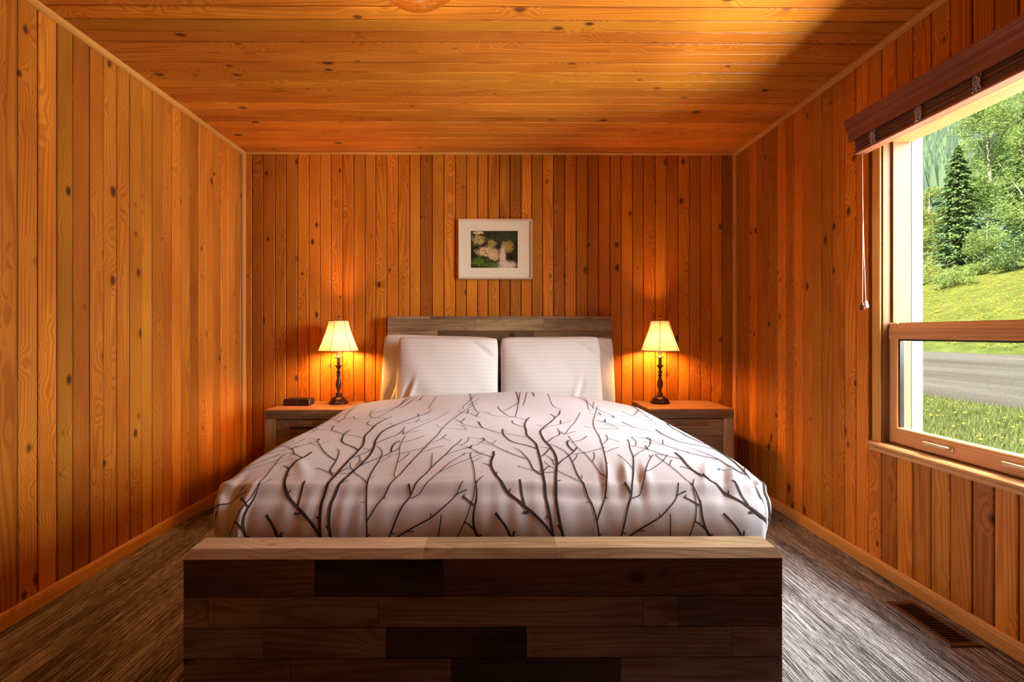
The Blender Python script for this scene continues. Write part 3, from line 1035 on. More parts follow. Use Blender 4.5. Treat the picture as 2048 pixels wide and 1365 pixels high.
# ---------------------------------------------------------------- duvet
prof_pts = [(0.00, 1.423, .42), (.10, 1.423, .515), (.16, 1.440, .572), (.205, 1.470, .610), (.26, 1.523, .640), (.34, 1.603, .657), (.60, 1.862, .680),
            (1.00, 2.260, .702), (1.50, 2.76, .726), (1.79, 3.045, .743), (1.86, 3.105, .730), (1.90, 3.122, .690), (1.99, 3.128, .60)]
pa = np.array(prof_pts)
def cr(x, xs, ys):
    """monotone-ish cubic hermite interpolation"""
    m = np.gradient(ys, xs)
    i = np.clip(np.searchsorted(xs, x) - 1, 0, len(xs) - 2)
    h = xs[i + 1] - xs[i]
    t = (x - xs[i]) / h
    return ((2*t**3 - 3*t**2 + 1) * ys[i] + (t**3 - 2*t**2 + t) * h * m[i] + (-2*t**3 + 3*t**2) * ys[i + 1] + (t**3 - t**2) * h * m[i + 1])
DW, DR = .832, .055      # flat half width, edge radius
VMAX, UMAX = 1.99, 1.22

def g2(u, v, u0, v0, su, sv, ang=0.0):
    c, s = math.cos(ang), math.sin(ang)
    a, b = (u - u0) * c + (v - v0) * s, -(u - u0) * s + (v - v0) * c
    return np.exp(-(a / su) ** 2 - (b / sv) ** 2)

def duvet_surf(u, v, wrinkle=True):
    u = np.asarray(u, float); v = np.asarray(v, float)
    Y = cr(v, pa[:, 0], pa[:, 1]); Zc = cr(v, pa[:, 0], pa[:, 2])
    au = np.abs(u); sg = np.sign(u)
    # sideways profile
    arc = DR * PI / 2
    x = np.where(au < DW, au, np.where(au < DW + arc, DW + DR * np.sin((au - DW).clip(0, arc) / DR), DW + DR))
    dz = np.where(au < DW, 0, np.where(au < DW + arc, DR * (1 - np.cos((au - DW).clip(0, arc) / DR)), DR + (au - DW - arc)))
    hang = (au - DW - arc).clip(0)
    x = x + .05 * hang
    # crown sinks towards the edges
    edge_z = .668 + .02 * (v / 2.0)
    top = Zc - edge_z
    crown = np.clip((au / .84), 0, 1) ** 2.2
    Z = Zc - np.clip(top, 0, None) * crown - dz
    # front corners: the front face bends back around the corner
    cor = np.clip((au - .70) / .19, 0, 1.3)
    fr = np.exp(-(v / .33) ** 2)
    Y = Y + .045 * cor ** 2 * fr
    sd = np.clip((au - .80) / .13, 0, 1); sd = sd * sd * (3 - 2 * sd)
    Y = Y + .075 * sd * np.exp(-(v / .26) ** 2)
    Y = Y + .075 * sd * np.exp(-(v / .22) ** 2) * (sg > 0)
    x = x - .02 * cor * np.exp(-(v / .16) ** 2)
    # rear corners drawn in
    rr_ = np.clip((v - 1.60) / .26, 0, 1)
    x = x - .10 * rr_ ** 1.5 * np.clip((au - .45) / .4, 0, 1)
    X = sg * x
    if wrinkle:
        w = np.zeros_like(X)
        # broad quilt softness
        w += .006 * np.sin(u * 5.1 + 1.0 + .8 * np.sin(v * 3.1)) * np.sin(v * 4.3 + .5) * np.clip(v / .4, 0, 1)
        w += .003 * np.sin(u * 11 + v * 7)
        # horizontal seam ridge where the top meets the front
        w += .006 * np.exp(-((v - .265) / .018) ** 2) - .007 * np.exp(-((v - .225) / .022) ** 2)
        # fine vertical gathers below the seam
        ga = np.exp(-((v - .20) / .085) ** 2)
        w += .0016 * ga * np.sin(u * 95 + 2.0 * np.sin(u * 13)) * (.6 + .4 * np.sin(u * 9))
        # folds on the right of the front
        for u0, v0, a_, su, sv, h_ in ((.37, .35, .18, .012, .10, .009), (.40, .31, .2, .011, .08, -.007), (.435, .34, .20, .012, .10, .010),
                                       (.468, .30, .22, .010, .08, -.010), (.50, .33, .2, .013, .09, .007), (.34, .28, .15, .011, .07, -.005),
                                       (.70, .34, .45, .014, .09, .008), (.74, .30, .45, .012, .08, -.011), (.785, .32, .4, .014, .08, .009),
                                       (.84, .27, .3, .013, .07, -.016), (.885, .17, .0, .018, .18, .020), (.845, .14, 0, .012, .14, -.012),
                                       (-.86, .22, -.3, .020, .12, .018), (-.80, .17, -.1, .014, .12, -.014), (-.755, .15, 0, .014, .14, .012),
                                       (-.66, .40, -.5, .02, .12, .006), (-.3, .30, 0, .25, .02, .004), (.15, .24, .1, .2, .018, -.004)):
            w += h_ * g2(u, v, u0, v0, su, sv, -a_)
        # hanging side folds
        w += np.clip(hang / .12, 0, 1) * .016 * np.sin(v * 13 + 1.5 * np.sin(v * 4))
        front = np.exp(-(v / .2) ** 4)
        side = np.clip((au - DW) / arc, 0, 1)
        X = X + sg * w * side
        Y = Y - w * front * (1 - side)
        Z = Z + w * (1 - side) * (1 - .5 * front)
    Z = np.maximum(Z, .31 + .01 * np.sin(v * 9))
    return X, Y, Z

nu, nv = 300, 250
us = np.linspace(-UMAX, UMAX, nu)
vs_ = np.concatenate([np.linspace(0, .5, 90, endpoint=False), np.linspace(.5, VMAX, nv - 90)])
U, V = np.meshgrid(us, vs_)
X, Y, Z = duvet_surf(U, V)
# keep the hem off the floor and give the sides a slightly uneven hem
verts = np.stack([X, Y, Z], -1).reshape(-1, 3)
faces = []
for j in range(len(vs_) - 1):
    for i in range(nu - 1):
        a = j * nu + i
        faces.append((a, a + 1, a + nu + 1, a + nu))
dm = MB()
dm.add(verts.tolist(), faces, 0, True)

# --- printed branches, as cloth coordinates (u across, v from the foot of the bed), period .68 m
#PATTERN_BEGIN
PATTERN = [
 (0.0069,0.0046,0.174,0.102,0.166,0.158,0.159,0.224,0.161,0.336,0.164,0.425,0.166,0.547,0.166,0.616,0.166,0.648,0.156,0.701,0.139,0.785,0.141,0.866,0.141,0.967,0.154,1.06,0.176,1.148),
 (0.0069,0.0045,0.204,0.102,0.194,0.144,0.189,0.203,0.194,0.258,0.206,0.346,0.219,0.426,0.224,0.51,0.219,0.598,0.209,0.659,0.201,0.714,0.199,0.813,0.206,0.866,0.234,0.957,0.264,1.035,0.307,1.157,0.332,1.216,0.349,1.298),
 (0.0069,0.0059,0.171,0.114,0.141,0.148,0.109,0.176,0.086,0.194,0.044,0.235,0.021,0.27,0.004,0.32,-0.009,0.377,-0.009,0.433,-0.001,0.501,-0.001,0.558),
 (0.0037,0.0027,-0.009,0.377,-0.024,0.394,-0.041,0.405),
 (0.0025,0.0026,0.006,0.313,0.011,0.336),
 (0.0034,0.0029,0.046,0.235,0.051,0.247),
 (0.0056,0.0045,0.091,0.192,0.086,0.229,0.081,0.283),
 (0.0042,0.0047,0.104,0.173,0.096,0.173,0.086,0.174),
 (0.0039,0.0022,-0.006,0.48,-0.029,0.501,-0.054,0.529,-0.081,0.582,-0.106,0.613,-0.131,0.632,-0.151,0.637),
 (0.0039,0.0031,-0.089,0.59,-0.089,0.627,-0.081,0.648),
 (0.0026,0.0022,-0.054,0.527,-0.081,0.535,-0.084,0.483,-0.074,0.412,-0.064,0.331,-0.061,0.279,-0.056,0.252),
 (0.0025,0.0069,-0.061,0.279,-0.054,0.244,-0.054,0.205,-0.061,0.171,-0.059,0.135,-0.044,0.102),
 (0.0022,0.0022,-0.074,0.412,-0.054,0.453,-0.041,0.474),
 (0.0024,0.0022,-0.056,0.258,-0.034,0.302),
 (0.0022,0.0025,-0.059,0.252,-0.066,0.208,-0.076,0.176,-0.086,0.15,-0.111,0.102),
 (0.0032,0.0046,-0.089,0.15,-0.074,0.142,-0.059,0.128),
 (0.0042,0.0043,-0.061,0.192,-0.076,0.206,-0.096,0.224),
 (0.0046,0.0041,-0.044,0.103,-0.039,0.114),
 (0.0022,0.0022,-0.096,0.224,-0.086,0.231),
 (0.0059,0.006,0.051,0.102,0.034,0.135,0.004,0.171),
 (0.005,0.0046,0.054,0.102,0.059,0.123),
 (0.0041,0.0024,0.156,0.327,0.146,0.339,0.131,0.37,0.126,0.419,0.121,0.465,0.106,0.538,0.091,0.588,0.074,0.609),
 (0.0036,0.0023,0.119,0.465,0.091,0.496,0.049,0.554,0.019,0.607,-0.009,0.662,-0.034,0.712,-0.049,0.763),
 (0.0026,0.0022,0.049,0.554,0.051,0.568),
 (0.0025,0.0022,-0.009,0.662,0.011,0.724),
 (0.0022,0.0022,-0.014,0.646,-0.041,0.673,-0.069,0.701),
 (0.0042,0.0042,0.161,0.591,0.146,0.616,0.121,0.643,0.089,0.673,0.064,0.712,0.051,0.76,0.039,0.824,0.039,0.9),
 (0.0022,0.0022,0.041,0.857,0.056,0.879),
 (0.0037,0.0042,0.164,0.158,0.154,0.164),
 (0.0022,0.0022,0.161,0.346,0.121,0.362,0.081,0.391),
 (0.0022,0.0022,0.086,0.384,0.079,0.373),
 (0.0022,0.0022,0.161,0.346,0.184,0.346,0.206,0.352),
 (0.0036,0.0029,0.164,0.352,0.179,0.384,0.194,0.396),
 (0.0022,0.0025,0.176,0.441,0.191,0.396,0.206,0.377,0.219,0.352,0.247,0.32,0.267,0.291,0.284,0.261),
 (0.0022,0.0022,0.206,0.403,0.206,0.456,0.194,0.501,0.184,0.519),
 (0.0043,0.0039,0.219,0.407,0.239,0.449,0.267,0.492,0.299,0.549,0.319,0.597),
 (0.0041,0.005,0.299,0.549,0.289,0.598,0.289,0.659,0.302,0.692),
 (0.0022,0.0036,0.297,0.668,0.327,0.678,0.354,0.7,0.389,0.767),
 (0.004,0.0035,0.199,0.272,0.214,0.291),
 (0.003,0.0025,0.216,0.449,0.206,0.464),
 (0.0034,0.003,0.194,0.128,0.186,0.141),
 (0.0037,0.0036,0.166,0.487,0.189,0.529,0.214,0.593),
 (0.0027,0.0022,0.214,0.595,0.196,0.602,0.176,0.614),
 (0.004,0.0024,0.209,0.659,0.229,0.703,0.249,0.742,0.274,0.778,0.284,0.843,0.282,0.914),
 (0.0041,0.0022,0.309,0.102,0.304,0.151,0.297,0.192,0.289,0.228,0.282,0.265,0.274,0.341,0.274,0.432,0.272,0.501,0.262,0.558,0.242,0.607,0.214,0.648),
 (0.0022,0.0022,0.274,0.432,0.297,0.483,0.302,0.511,0.282,0.515),
 (0.0022,0.0022,0.282,0.302,0.289,0.331),
 (0.0022,0.0022,0.289,0.206,0.279,0.208),
 (0.0032,0.0022,0.304,0.151,0.319,0.181,0.337,0.217,0.352,0.258,0.374,0.345,0.397,0.465,0.419,0.607,0.424,0.65,0.442,0.783,0.452,0.927,0.474,1.054,0.527,1.257,0.587,1.494),
 (0.0022,0.0022,0.362,0.306,0.352,0.339,0.344,0.425,0.334,0.519,0.319,0.598,0.312,0.705,0.312,0.765),
 (0.0022,0.0022,0.344,0.432,0.364,0.492,0.369,0.538),
 (0.0022,0.0027,0.299,0.519,0.337,0.533,0.387,0.568,0.427,0.602),
 (0.0022,0.0022,0.404,0.524,0.449,0.581,0.484,0.613),
 (0.0022,0.0022,0.424,0.641,0.457,0.701,0.469,0.746,0.477,0.802),
 (0.0023,0.0022,0.309,0.109,0.317,0.118),
 (0.0022,0.0022,0.344,0.229,0.347,0.222),
 (0.0022,0.0022,0.389,0.41,0.397,0.423),
 (0.0039,0.0025,0.372,0.105,0.399,0.181,0.422,0.229,0.457,0.331,0.502,0.485,0.522,0.6,0.539,0.671,0.549,0.73),
 (0.0025,0.0025,0.502,0.485,0.542,0.551,0.592,0.613,0.627,0.68,0.642,0.737),
 (0.0022,0.0022,0.469,0.375,0.464,0.43,0.454,0.517),
 (0.0022,0.0022,0.422,0.221,0.449,0.235,0.477,0.281,0.502,0.343,0.537,0.428,0.589,0.531),
 (0.0022,0.0022,0.499,0.336,0.554,0.398,0.599,0.456,0.644,0.536),
 (0.0022,0.0022,0.567,0.494,0.574,0.526),
 (0.0043,0.0044,0.424,0.233,0.412,0.265),
 (0.0023,0.0022,0.377,0.118,0.389,0.119),
 (0.0039,0.0022,0.392,0.105,0.424,0.126,0.467,0.148,0.494,0.162,0.524,0.185,0.547,0.206,0.567,0.235,0.582,0.268),
 (0.0022,0.0022,0.562,0.228,0.582,0.238,0.597,0.242),
 (0.0022,0.0022,0.424,0.125,0.444,0.125),
 (0.0022,0.0022,0.492,0.164,0.492,0.174),
 (0.0026,0.0024,0.517,0.103,0.524,0.169),
 (0.0022,0.0022,0.399,0.181,0.404,0.189),
 (0.0031,0.0026,0.099,1.136,0.071,1.163,0.041,1.257,0.024,1.358,0.024,1.4),
 (0.0032,0.004,0.046,1.266,0.096,1.381,0.136,1.491,0.141,1.571,0.131,1.883,0.106,1.878),
 (0.0026,0.0025,0.164,1.079,0.139,1.111,0.099,1.138,0.041,1.127,-0.014,1.172,-0.041,1.237,-0.096,1.278,-0.169,1.954),
 (0.0023,0.0035,0.099,1.145,0.114,1.219,0.184,1.965,0.196,1.954),
 (0.0025,0.0034,0.146,0.923,0.109,0.966,0.089,1.012,0.086,1.06),
 (0.0024,0.0023,0.214,0.879,0.254,0.955,0.307,1.003,0.372,1.086),
 (0.0037,0.0034,0.312,1.015,0.324,1.092),
 (0.0035,0.0032,0.304,1.156,0.292,1.23),
 (0.0022,0.0022,0.224,0.944,0.196,0.991),
 (0.0022,0.0022,-0.139,1.393,-0.114,1.514,-0.086,1.622),
 (0.0024,0.0041,0.031,0.831,-0.011,0.879,-0.051,0.936,-0.074,1.037),
 (0.0022,0.0022,0.031,0.831,0.086,0.797,0.136,0.753),
 (0.0025,0.003,-0.051,0.936,-0.101,0.952,-0.136,0.983,-0.161,1.04,-0.186,1.081),
 (0.0033,0.0034,-0.154,1.031,-0.141,1.097),
 (0.0022,0.0022,0.304,0.804,0.337,0.914,0.389,1.06,0.424,1.173,0.447,1.255),
 (0.003,0.003,0.299,0.788,0.289,0.84),
 (0.0026,0.0024,0.302,0.79,0.359,0.859),
 (0.0022,0.0022,0.332,1.869,0.342,1.924,0.324,1.447,0.354,1.319),
 (0.0022,0.0022,0.259,1.821,0.314,1.913),
 (0.0037,0.0022,0.239,1.617,0.234,1.922,0.161,1.416),
 (0.0022,0.0022,0.587,1.832,0.517,1.404,0.519,1.312),
 (0.0022,0.0022,0.559,1.658,0.532,1.603),
 (0.0045,0.003,0.324,1.94,0.349,1.958,0.394,1.97),
 (0.0022,0.0022,0.489,1.264,0.514,1.228,0.559,1.198,0.612,1.109),
 (0.0033,0.0032,0.549,1.289,0.544,1.2),
 (0.0032,0.0031,0.604,1.212,0.592,1.133),
 (0.0022,0.0022,0.414,0.969,0.444,0.925,0.557,0.895),
 (0.0022,0.0022,0.507,0.982,0.527,0.975,0.547,0.939,0.559,0.895),
 (0.0022,0.0022,0.469,0.746,0.507,0.692),
 (0.0022,0.0022,-0.106,0.767,-0.106,0.703,-0.121,0.648,-0.131,0.632),
 (0.0022,0.0022,-0.104,0.769,-0.076,0.76,-0.046,0.737),
 (0.0029,0.0026,-0.049,0.763,-0.034,0.73),
]
#PATTERN_END
PERIOD = .68

def smooth_line(p, w):
    """Catmull-Rom through p with widths w; returns dense points"""
    p = np.array(p, float)
    if len(p) == 2:
        seg = max(2, int(np.linalg.norm(p[1] - p[0]) / .012))
        t = np.linspace(0, 1, seg + 1)[:, None]
        return p[0] * (1 - t) + p[1] * t, np.linspace(w[0], w[1], seg + 1)
    q = np.vstack([2 * p[0] - p[1], p, 2 * p[-1] - p[-2]])
    out = []
    for i in range(1, len(q) - 2):
        seg = max(2, int(np.linalg.norm(q[i + 1] - q[i]) / .012))
        for k in range(seg):
            t = k / seg
            out.append(.5 * (2 * q[i] + (q[i + 1] - q[i - 1]) * t + (2 * q[i - 1] - 5 * q[i] + 4 * q[i + 1] - q[i + 2]) * t * t + (3 * q[i] - q[i - 1] - 3 * q[i + 1] + q[i + 2]) * t ** 3))
    out.append(q[-2])
    out = np.array(out)
    return out, np.linspace(w[0], w[1], len(out))

def print_line(pts, w):
    P_, W_ = smooth_line(pts, w)
    if len(P_) < 2:
        return
    d = np.gradient(P_, axis=0)
    d /= (np.linalg.norm(d, axis=1, keepdims=True) + 1e-9)
    nrm = np.stack([-d[:, 1], d[:, 0]], -1)
    rows_ = []
    for s in (1, 0, -1):
        q = P_ + nrm * (W_[:, None] * .66 * s)
        rows_.append(q)
    Q = np.stack(rows_)            # 3,n,2
    ok = (np.abs(Q[..., 0]) < UMAX - .02) & (Q[..., 1] > .01) & (Q[..., 1] < VMAX - .02)
    ok = ok.all(0)
    x, y, z = duvet_surf(Q[..., 0], Q[..., 1])
    e = 1e-3
    x1, y1, z1 = duvet_surf(Q[..., 0] + e, Q[..., 1]); x2, y2, z2 = duvet_surf(Q[..., 0], Q[..., 1] + e)
    a = np.stack([x1 - x, y1 - y, z1 - z], -1); b = np.stack([x2 - x, y2 - y, z2 - z], -1)
    nn = np.cross(a, b); nn /= (np.linalg.norm(nn, axis=-1, keepdims=True) + 1e-12)
    pt = np.stack([x, y, z], -1) + nn * .0019
    n = pt.shape[1]
    fs = []
    for i in range(n - 1):
        if ok[i] and ok[i + 1]:
            fs.append((i, i + 1, n + i + 1, n + i)); fs.append((n + i, n + i + 1, 2 * n + i + 1, 2 * n + i))
    if fs:
        dm.add(pt.reshape(-1, 3).tolist(), fs, 1, True)
for ln_ in PATTERN:
    w0, w1 = ln_[0], ln_[1]
    pts = [(ln_[i], ln_[i + 1]) for i in range(2, len(ln_), 2)]
    for k in range(-3, 4):
        q = [(a + k * PERIOD, b) for a, b in pts]
        if max(a for a, b in q) < -UMAX or min(a for a, b in q) > UMAX:
            continue
        print_line(q, (w0, w1))
duv = dm.build('duvet', [M['duvet'], M['branch']], None, fix=False)
tag(duv, 'white duvet printed with bare dark branches spread over the bed', 'duvet')

# ---------------------------------------------------------------- pillows
def pillow(name, cx, y, z, w, h, t, lean, yaw, roll, mat, label, seed, pinch=.022):
    nu_, nv_ = 60, 44
    rr_ = random.Random(seed)
    ph = [rr_.uniform(0, 6.28) for _ in range(8)]
    def side(sgn):
        out = []
        for j in range(nv_ + 1):
            b = -1 + 2 * j / nv_
            for i in range(nu_ + 1):
                a = -1 + 2 * i / nu_
                ex, ez = abs(a), abs(b)
                th = ((1 - ex ** 3.2) * (1 - ez ** 2.8)) ** .55 if ex < 1 and ez < 1 else 0
                px = a * (1 - pinch * (1 - b * b) * 0.6 * ex ** 2) * (1 - .045 * (ex * ez) ** 5)
                pz = b * (1 - pinch * 1.3 * (1 - a * a) * ez ** 2) * (1 - .05 * (ex * ez) ** 5)
                wr = .005 * math.sin(a * 4 + ph[0] + 2 * b) * math.sin(b * 3 + ph[1]) + .0012 * math.sin(a * 11 + ph[2] + b * 5)
                cr_ = .013 * math.exp(-((a - .55 * math.copysign(1, math.sin(ph[4])) - .25 * b) / .05) ** 2 - ((b + .55) / .35) ** 2)
                cr_ -= .013 * math.exp(-((a - .65 * math.copysign(1, math.sin(ph[4])) - .25 * b) / .05) ** 2 - ((b + .55) / .35) ** 2)
                cr_ += .008 * math.exp(-((a * .7 + b * .7 - 1.05) / .05) ** 2) - .008 * math.exp(-((a * .7 + b * .7 - .93) / .05) ** 2)
                dy = sgn * (t / 2 * th) + sgn * (wr + cr_) * min(1, th * 1.5)
                out.append((px * w / 2, -dy, pz * h / 2))
        return out
    mb = MB()
    n1 = nu_ + 1
    F = [(j * n1 + i, j * n1 + i + 1, (j + 1) * n1 + i + 1, (j + 1) * n1 + i) for j in range(nv_) for i in range(nu_)]
    mb.add(side(1), F, 0, True)
    mb.add(side(-1), [f[::-1] for f in F], 0, True)
    o = mb.build(name, mat, None, fix=False)
    import bmesh
    bm = bmesh.new(); bm.from_mesh(o.data)
    bmesh.ops.remove_doubles(bm, verts=bm.verts, dist=.0005)
    bmesh.ops.recalc_face_normals(bm, faces=bm.faces)
    bm.to_mesh(o.data); bm.free()
    o.location = (cx, y, z)
    o.rotation_euler = (lean, roll, yaw)
    return tag(o, label, 'pillow', 'white pillows against the headboard')
pillow('pillow', -.403, 3.432, .848, .78, .53, .115, -.15, 0.0, .03, M['pillow_back'], 'left rear white pillow, mostly hidden, touching the headboard', 5)
pillow('pillow', .455, 3.432, .834, .80, .53, .115, -.15, 0.0, 0, M['pillow_back'], 'right rear white pillow on the window side, against the headboard', 8)
pillow('pillow', -.315, 3.272, .838, .69, .53, .145, -.20, .0, .01, M['pillow'], 'left front white striped pillow leaning on the one behind', 2)
pillow('pillow', .385, 3.272, .842, .685, .53, .145, -.20, -.0, -.01, M['pillow'], 'right front white pillow with creased lower left corner', 9)

# ---------------------------------------------------------------- outside the window
def ground_z(x, y):
    z = -.30
    if x > 9: z += .82 * min(1, (x - 9) / 6.5)
    if x > 15.2: z += .30 * (min(x, 36) - 15.2)
    if x > 36: z += .38 * (x - 36) + .0011 * (x - 36) ** 2
    r = math.sin(x * .31 + y * .17) * .12 + math.sin(x * .11 - y * .23) * .2
    z += r * min(1, max(0, (x - 16) / 15))
    return z

def grid_ground(name, xs, ys, mat, lift=0.0, label=None):
    mb = MB()
    vs = [(x, y, ground_z(x, y) + lift) for y in ys for x in xs]
    n = len(xs)
    fs = [(j * n + i, j * n + i + 1, (j + 1) * n + i + 1, (j + 1) * n + i) for j in range(len(ys) - 1) for i in range(n - 1)]
    mb.add(vs, fs, 0, True)
    return tag(mb.build(name, mat, fix=False), label, kind='structure')

def grass_mat():
    t = NT('meadow_grass')
    co = t.objco()
    n = t.noise(co, 1.3, 4, 0.6)
    m = t.noise(co, 30, 3, 0.7)
    f = t.math('ADD', t.math('MULTIPLY', n, .5), t.math('MULTIPLY', m, .5))
    c = t.ramp(f, [(.35, (0.045, 0.065, 0.014)), (.5, (0.095, 0.125, 0.026)), (.62, (0.16, 0.185, 0.045))])
    # far part of the meadow is thick with yellow flowers
    sp = t.n('ShaderNodeSeparateXYZ')
    t.put(sp.inputs[0], co)
    yel = t.math('MULTIPLY', t.maprange(t.noise(co, 9, 4, 0.75), .50, .58, 0, 1), t.maprange(sp.outputs[0], 15, 19, .2, .95))
    yel = t.math('MULTIPLY', yel, t.maprange(sp.outputs[0], 27, 33, 1, 0))
    c = t.mix(yel, c, (0.20, 0.165, 0.022))
    t.bsdf(c, .9, 0, t.bump(m, .8, .05), spec=.1)
    return t.m
def gravel_mat():
    t = NT('gravel_road')
    co = t.objco()
    n = t.noise(co, 40, 4, .7)
    m = t.noise(t.vmath('MULTIPLY', co, (1.6, .12, 1)), 1, 3)
    f = t.math('ADD', t.math('MULTIPLY', n, .6), t.math('MULTIPLY', m, .4))
    c = t.ramp(f, [(.38, (0.06, 0.050, 0.042)), (.5, (0.105, 0.092, 0.080)), (.62, (0.155, 0.14, 0.127))])
    t.bsdf(c, .95, 0, t.bump(n, .6, .02), spec=.1)
    return t.m
M['grass'] = grass_mat()
M['gravel'] = gravel_mat()
lin = lambda a, b, n: [a + (b - a) * i / n for i in range(n + 1)]
ys_ = lin(-25, 95, 60)
grid_ground('lawn', lin(XO + .02, 9.4, 10), ys_, M['grass'], label='grass verge with dandelions outside the window')
grid_ground('gravel_road', lin(9.4, 15.2, 10), ys_, M['gravel'], label='pale gravel road beyond the verge')
grid_ground('meadow', lin(15.2, 34, 24), ys_, M['grass'], label='yellow flowering meadow across the road')
def hill_mat():
    t = NT('distant_forest_floor')
    n = t.noise(t.objco(), .35, 4, .7)
    c = t.ramp(n, [(.35, (0.08, 0.12, 0.09)), (.6, (0.11, 0.165, 0.10)), (.75, (0.14, 0.20, 0.11))])  # same haze-tinted greens as the far trees
    t.bsdf(c, .95, spec=.05)
    return t.m
grid_ground('hillside', lin(34, 230, 50), lin(-30, 420, 80), hill_mat(), label='wooded hillside behind the meadow')

def leaf_mat(name, c0, c1, c2, tr=.35):
    t = NT(name)
    rnd = t.n('ShaderNodeNewGeometry').outputs['Random Per Island']
    c = t.ramp(rnd, [(0, c0), (.5, c1), (1, c2)])
    d = t.n('ShaderNodeBsdfDiffuse'); t.put(d.inputs[0], c)
    s = t.n('ShaderNodeBsdfTranslucent'); t.put(s.inputs[0], c)
    mx = t.n('ShaderNodeMixShader'); mx.inputs[0].default_value = tr
    t.t.links.new(d.outputs[0], mx.inputs[1]); t.t.links.new(s.outputs[0], mx.inputs[2])
    t.t.links.new(mx.outputs[0], t.out.inputs[0])
    return t.m
M['needle'] = leaf_mat('spruce_needles', (0.085, 0.14, 0.055), (0.14, 0.22, 0.08), (0.24, 0.34, 0.12), .3)
M['leaf'] = leaf_mat('fresh_green_leaves', (0.19, 0.27, 0.07), (0.28, 0.37, 0.11), (0.38, 0.47, 0.17), .45)  # fresh greens, paled to put some distance haze in the colour
M['leaf2'] = leaf_mat('yellow_green_leaves', (0.24, 0.28, 0.07), (0.33, 0.37, 0.10), (0.42, 0.44, 0.15), .45)
M['bark'] = plain('pale_bark', (0.32, 0.28, 0.22), .9)
M['darkbark'] = plain('dark_bark', (0.10, 0.07, 0.05), .9)
M['yellow'] = plain('dandelion_yellow', (0.80, 0.50, 0.02), .8)
M['ftree'] = leaf_mat('haze_tinted_trees', (0.10, 0.155, 0.115), (0.14, 0.21, 0.13), (0.20, 0.28, 0.14), .3)  # paler blue-green, atmospheric haze put into the tree colour

def spruce(x, y, h, r, seed, label, n=13000, mat='needle'):
    g = random.Random(seed)
    root = thing('spruce_tree', (x, y, ground_z(x, y)), label, 'tree', 'trees at the meadow edge')
    MB().tube([(0, 0, -.2), (0, 0, h * .5), (0, 0, h * .97)], [h * .014, h * .009, .01], 8).build('trunk', M['darkbark'], root)
    mb = MB()
    tiers = int(h * 4.0)
    for k in range(n):
        ti = g.randrange(tiers)
        f = (ti + g.uniform(0, .35)) / tiers           # 0 bottom, 1 top
        nb = 9
        a = (g.randrange(nb) + .5 * (ti % 2)) * 2 * PI / nb + g.gauss(0, .13) + ti * 1.3
        R_ = r * (1 - f) ** .85 * (.78 + .35 * math.sin(ti * 2.3 + int(a * 3)))
        q = g.uniform(.08, 1) ** .7
        d = R_ * q
        z = h * (.06 + .92 * f) - d * .32 + d * d * .06 + g.gauss(0, .05)
        p = Vector((d * math.cos(a), d * math.sin(a), z))
        s = (.13 + .07 * g.random()) * h / 9
        t1 = Vector((math.cos(a + g.gauss(0, .5)), math.sin(a + g.gauss(0, .5)), -.35 + g.gauss(0, .25))).normalized() * s
        t2 = Vector((-math.sin(a), math.cos(a), g.gauss(0, .3))).normalized() * s * .42
        mb.add([p - t1 * .3 - t2, p + t1, p - t1 * .3 + t2, p - t1 * .5 + Vector((0, 0, s * .2))], [(0, 1, 3), (3, 1, 2)])
    mb.build('foliage', M[mat], root, fix=False)
    return root

def broadleaf(x, y, h, r, seed, label, n=7000, mat='leaf', base=.25, name='broadleaf_tree', size=.10, blobs=22):
    g = random.Random(seed)
    root = thing(name, (x, y, ground_z(x, y)), label, 'tree' if 'tree' in name else 'bush', 'trees at the meadow edge' if 'tree' in name else None)
    tb = MB()
    cs = []
    for i in range(blobs):
        f = g.random()
        z = h * (base + (1 - base) * f * .9)
        rr = r * (math.sin(PI * min(1, .18 + .80 * f)) ** .7)
        a = g.uniform(0, 2 * PI); d = rr * g.random() ** .5 * .75
        cs.append((Vector((d * math.cos(a), d * math.sin(a), z)), r * g.uniform(.22, .42)))
    tb.tube([(0, 0, -.2), (h * .01, 0, h * .3), (0, h * .01, h * .6), (0, 0, h * .9)], [h * .016, h * .012, h * .008, .01], 8)
    tb.build('trunk', M['bark'], root)
    lb = MB()
    for c, cr_ in cs[:14]:
        st = Vector((0, 0, c.z * .62))
        lb.tube([st, (st + c) * .5 + Vector((0, 0, .1)), c], [h * .006, h * .004, .008], 5)
    lb.build('branches', M['bark'], root)
    mb = MB()
    for k in range(n):
        c, cr_ = cs[k % blobs]
        v = Vector((g.gauss(0, 1), g.gauss(0, 1), g.gauss(0, 1))).normalized() * cr_ * g.uniform(.35, 1.08)
        p = c + v
        s = size * g.uniform(.6, 1.3)
        a = Vector((g.gauss(0, 1), g.gauss(0, 1), g.gauss(0, .6))).normalized() * s
        b = Vector((g.gauss(0, 1), g.gauss(0, 1), g.gauss(0, 1))).normalized() * s * .8
        mb.add([p - a, p + b * .6, p + a, p - b * .6], [(0, 1, 2, 3)])
    mb.build('foliage', M[mat], root, fix=False)
    return root

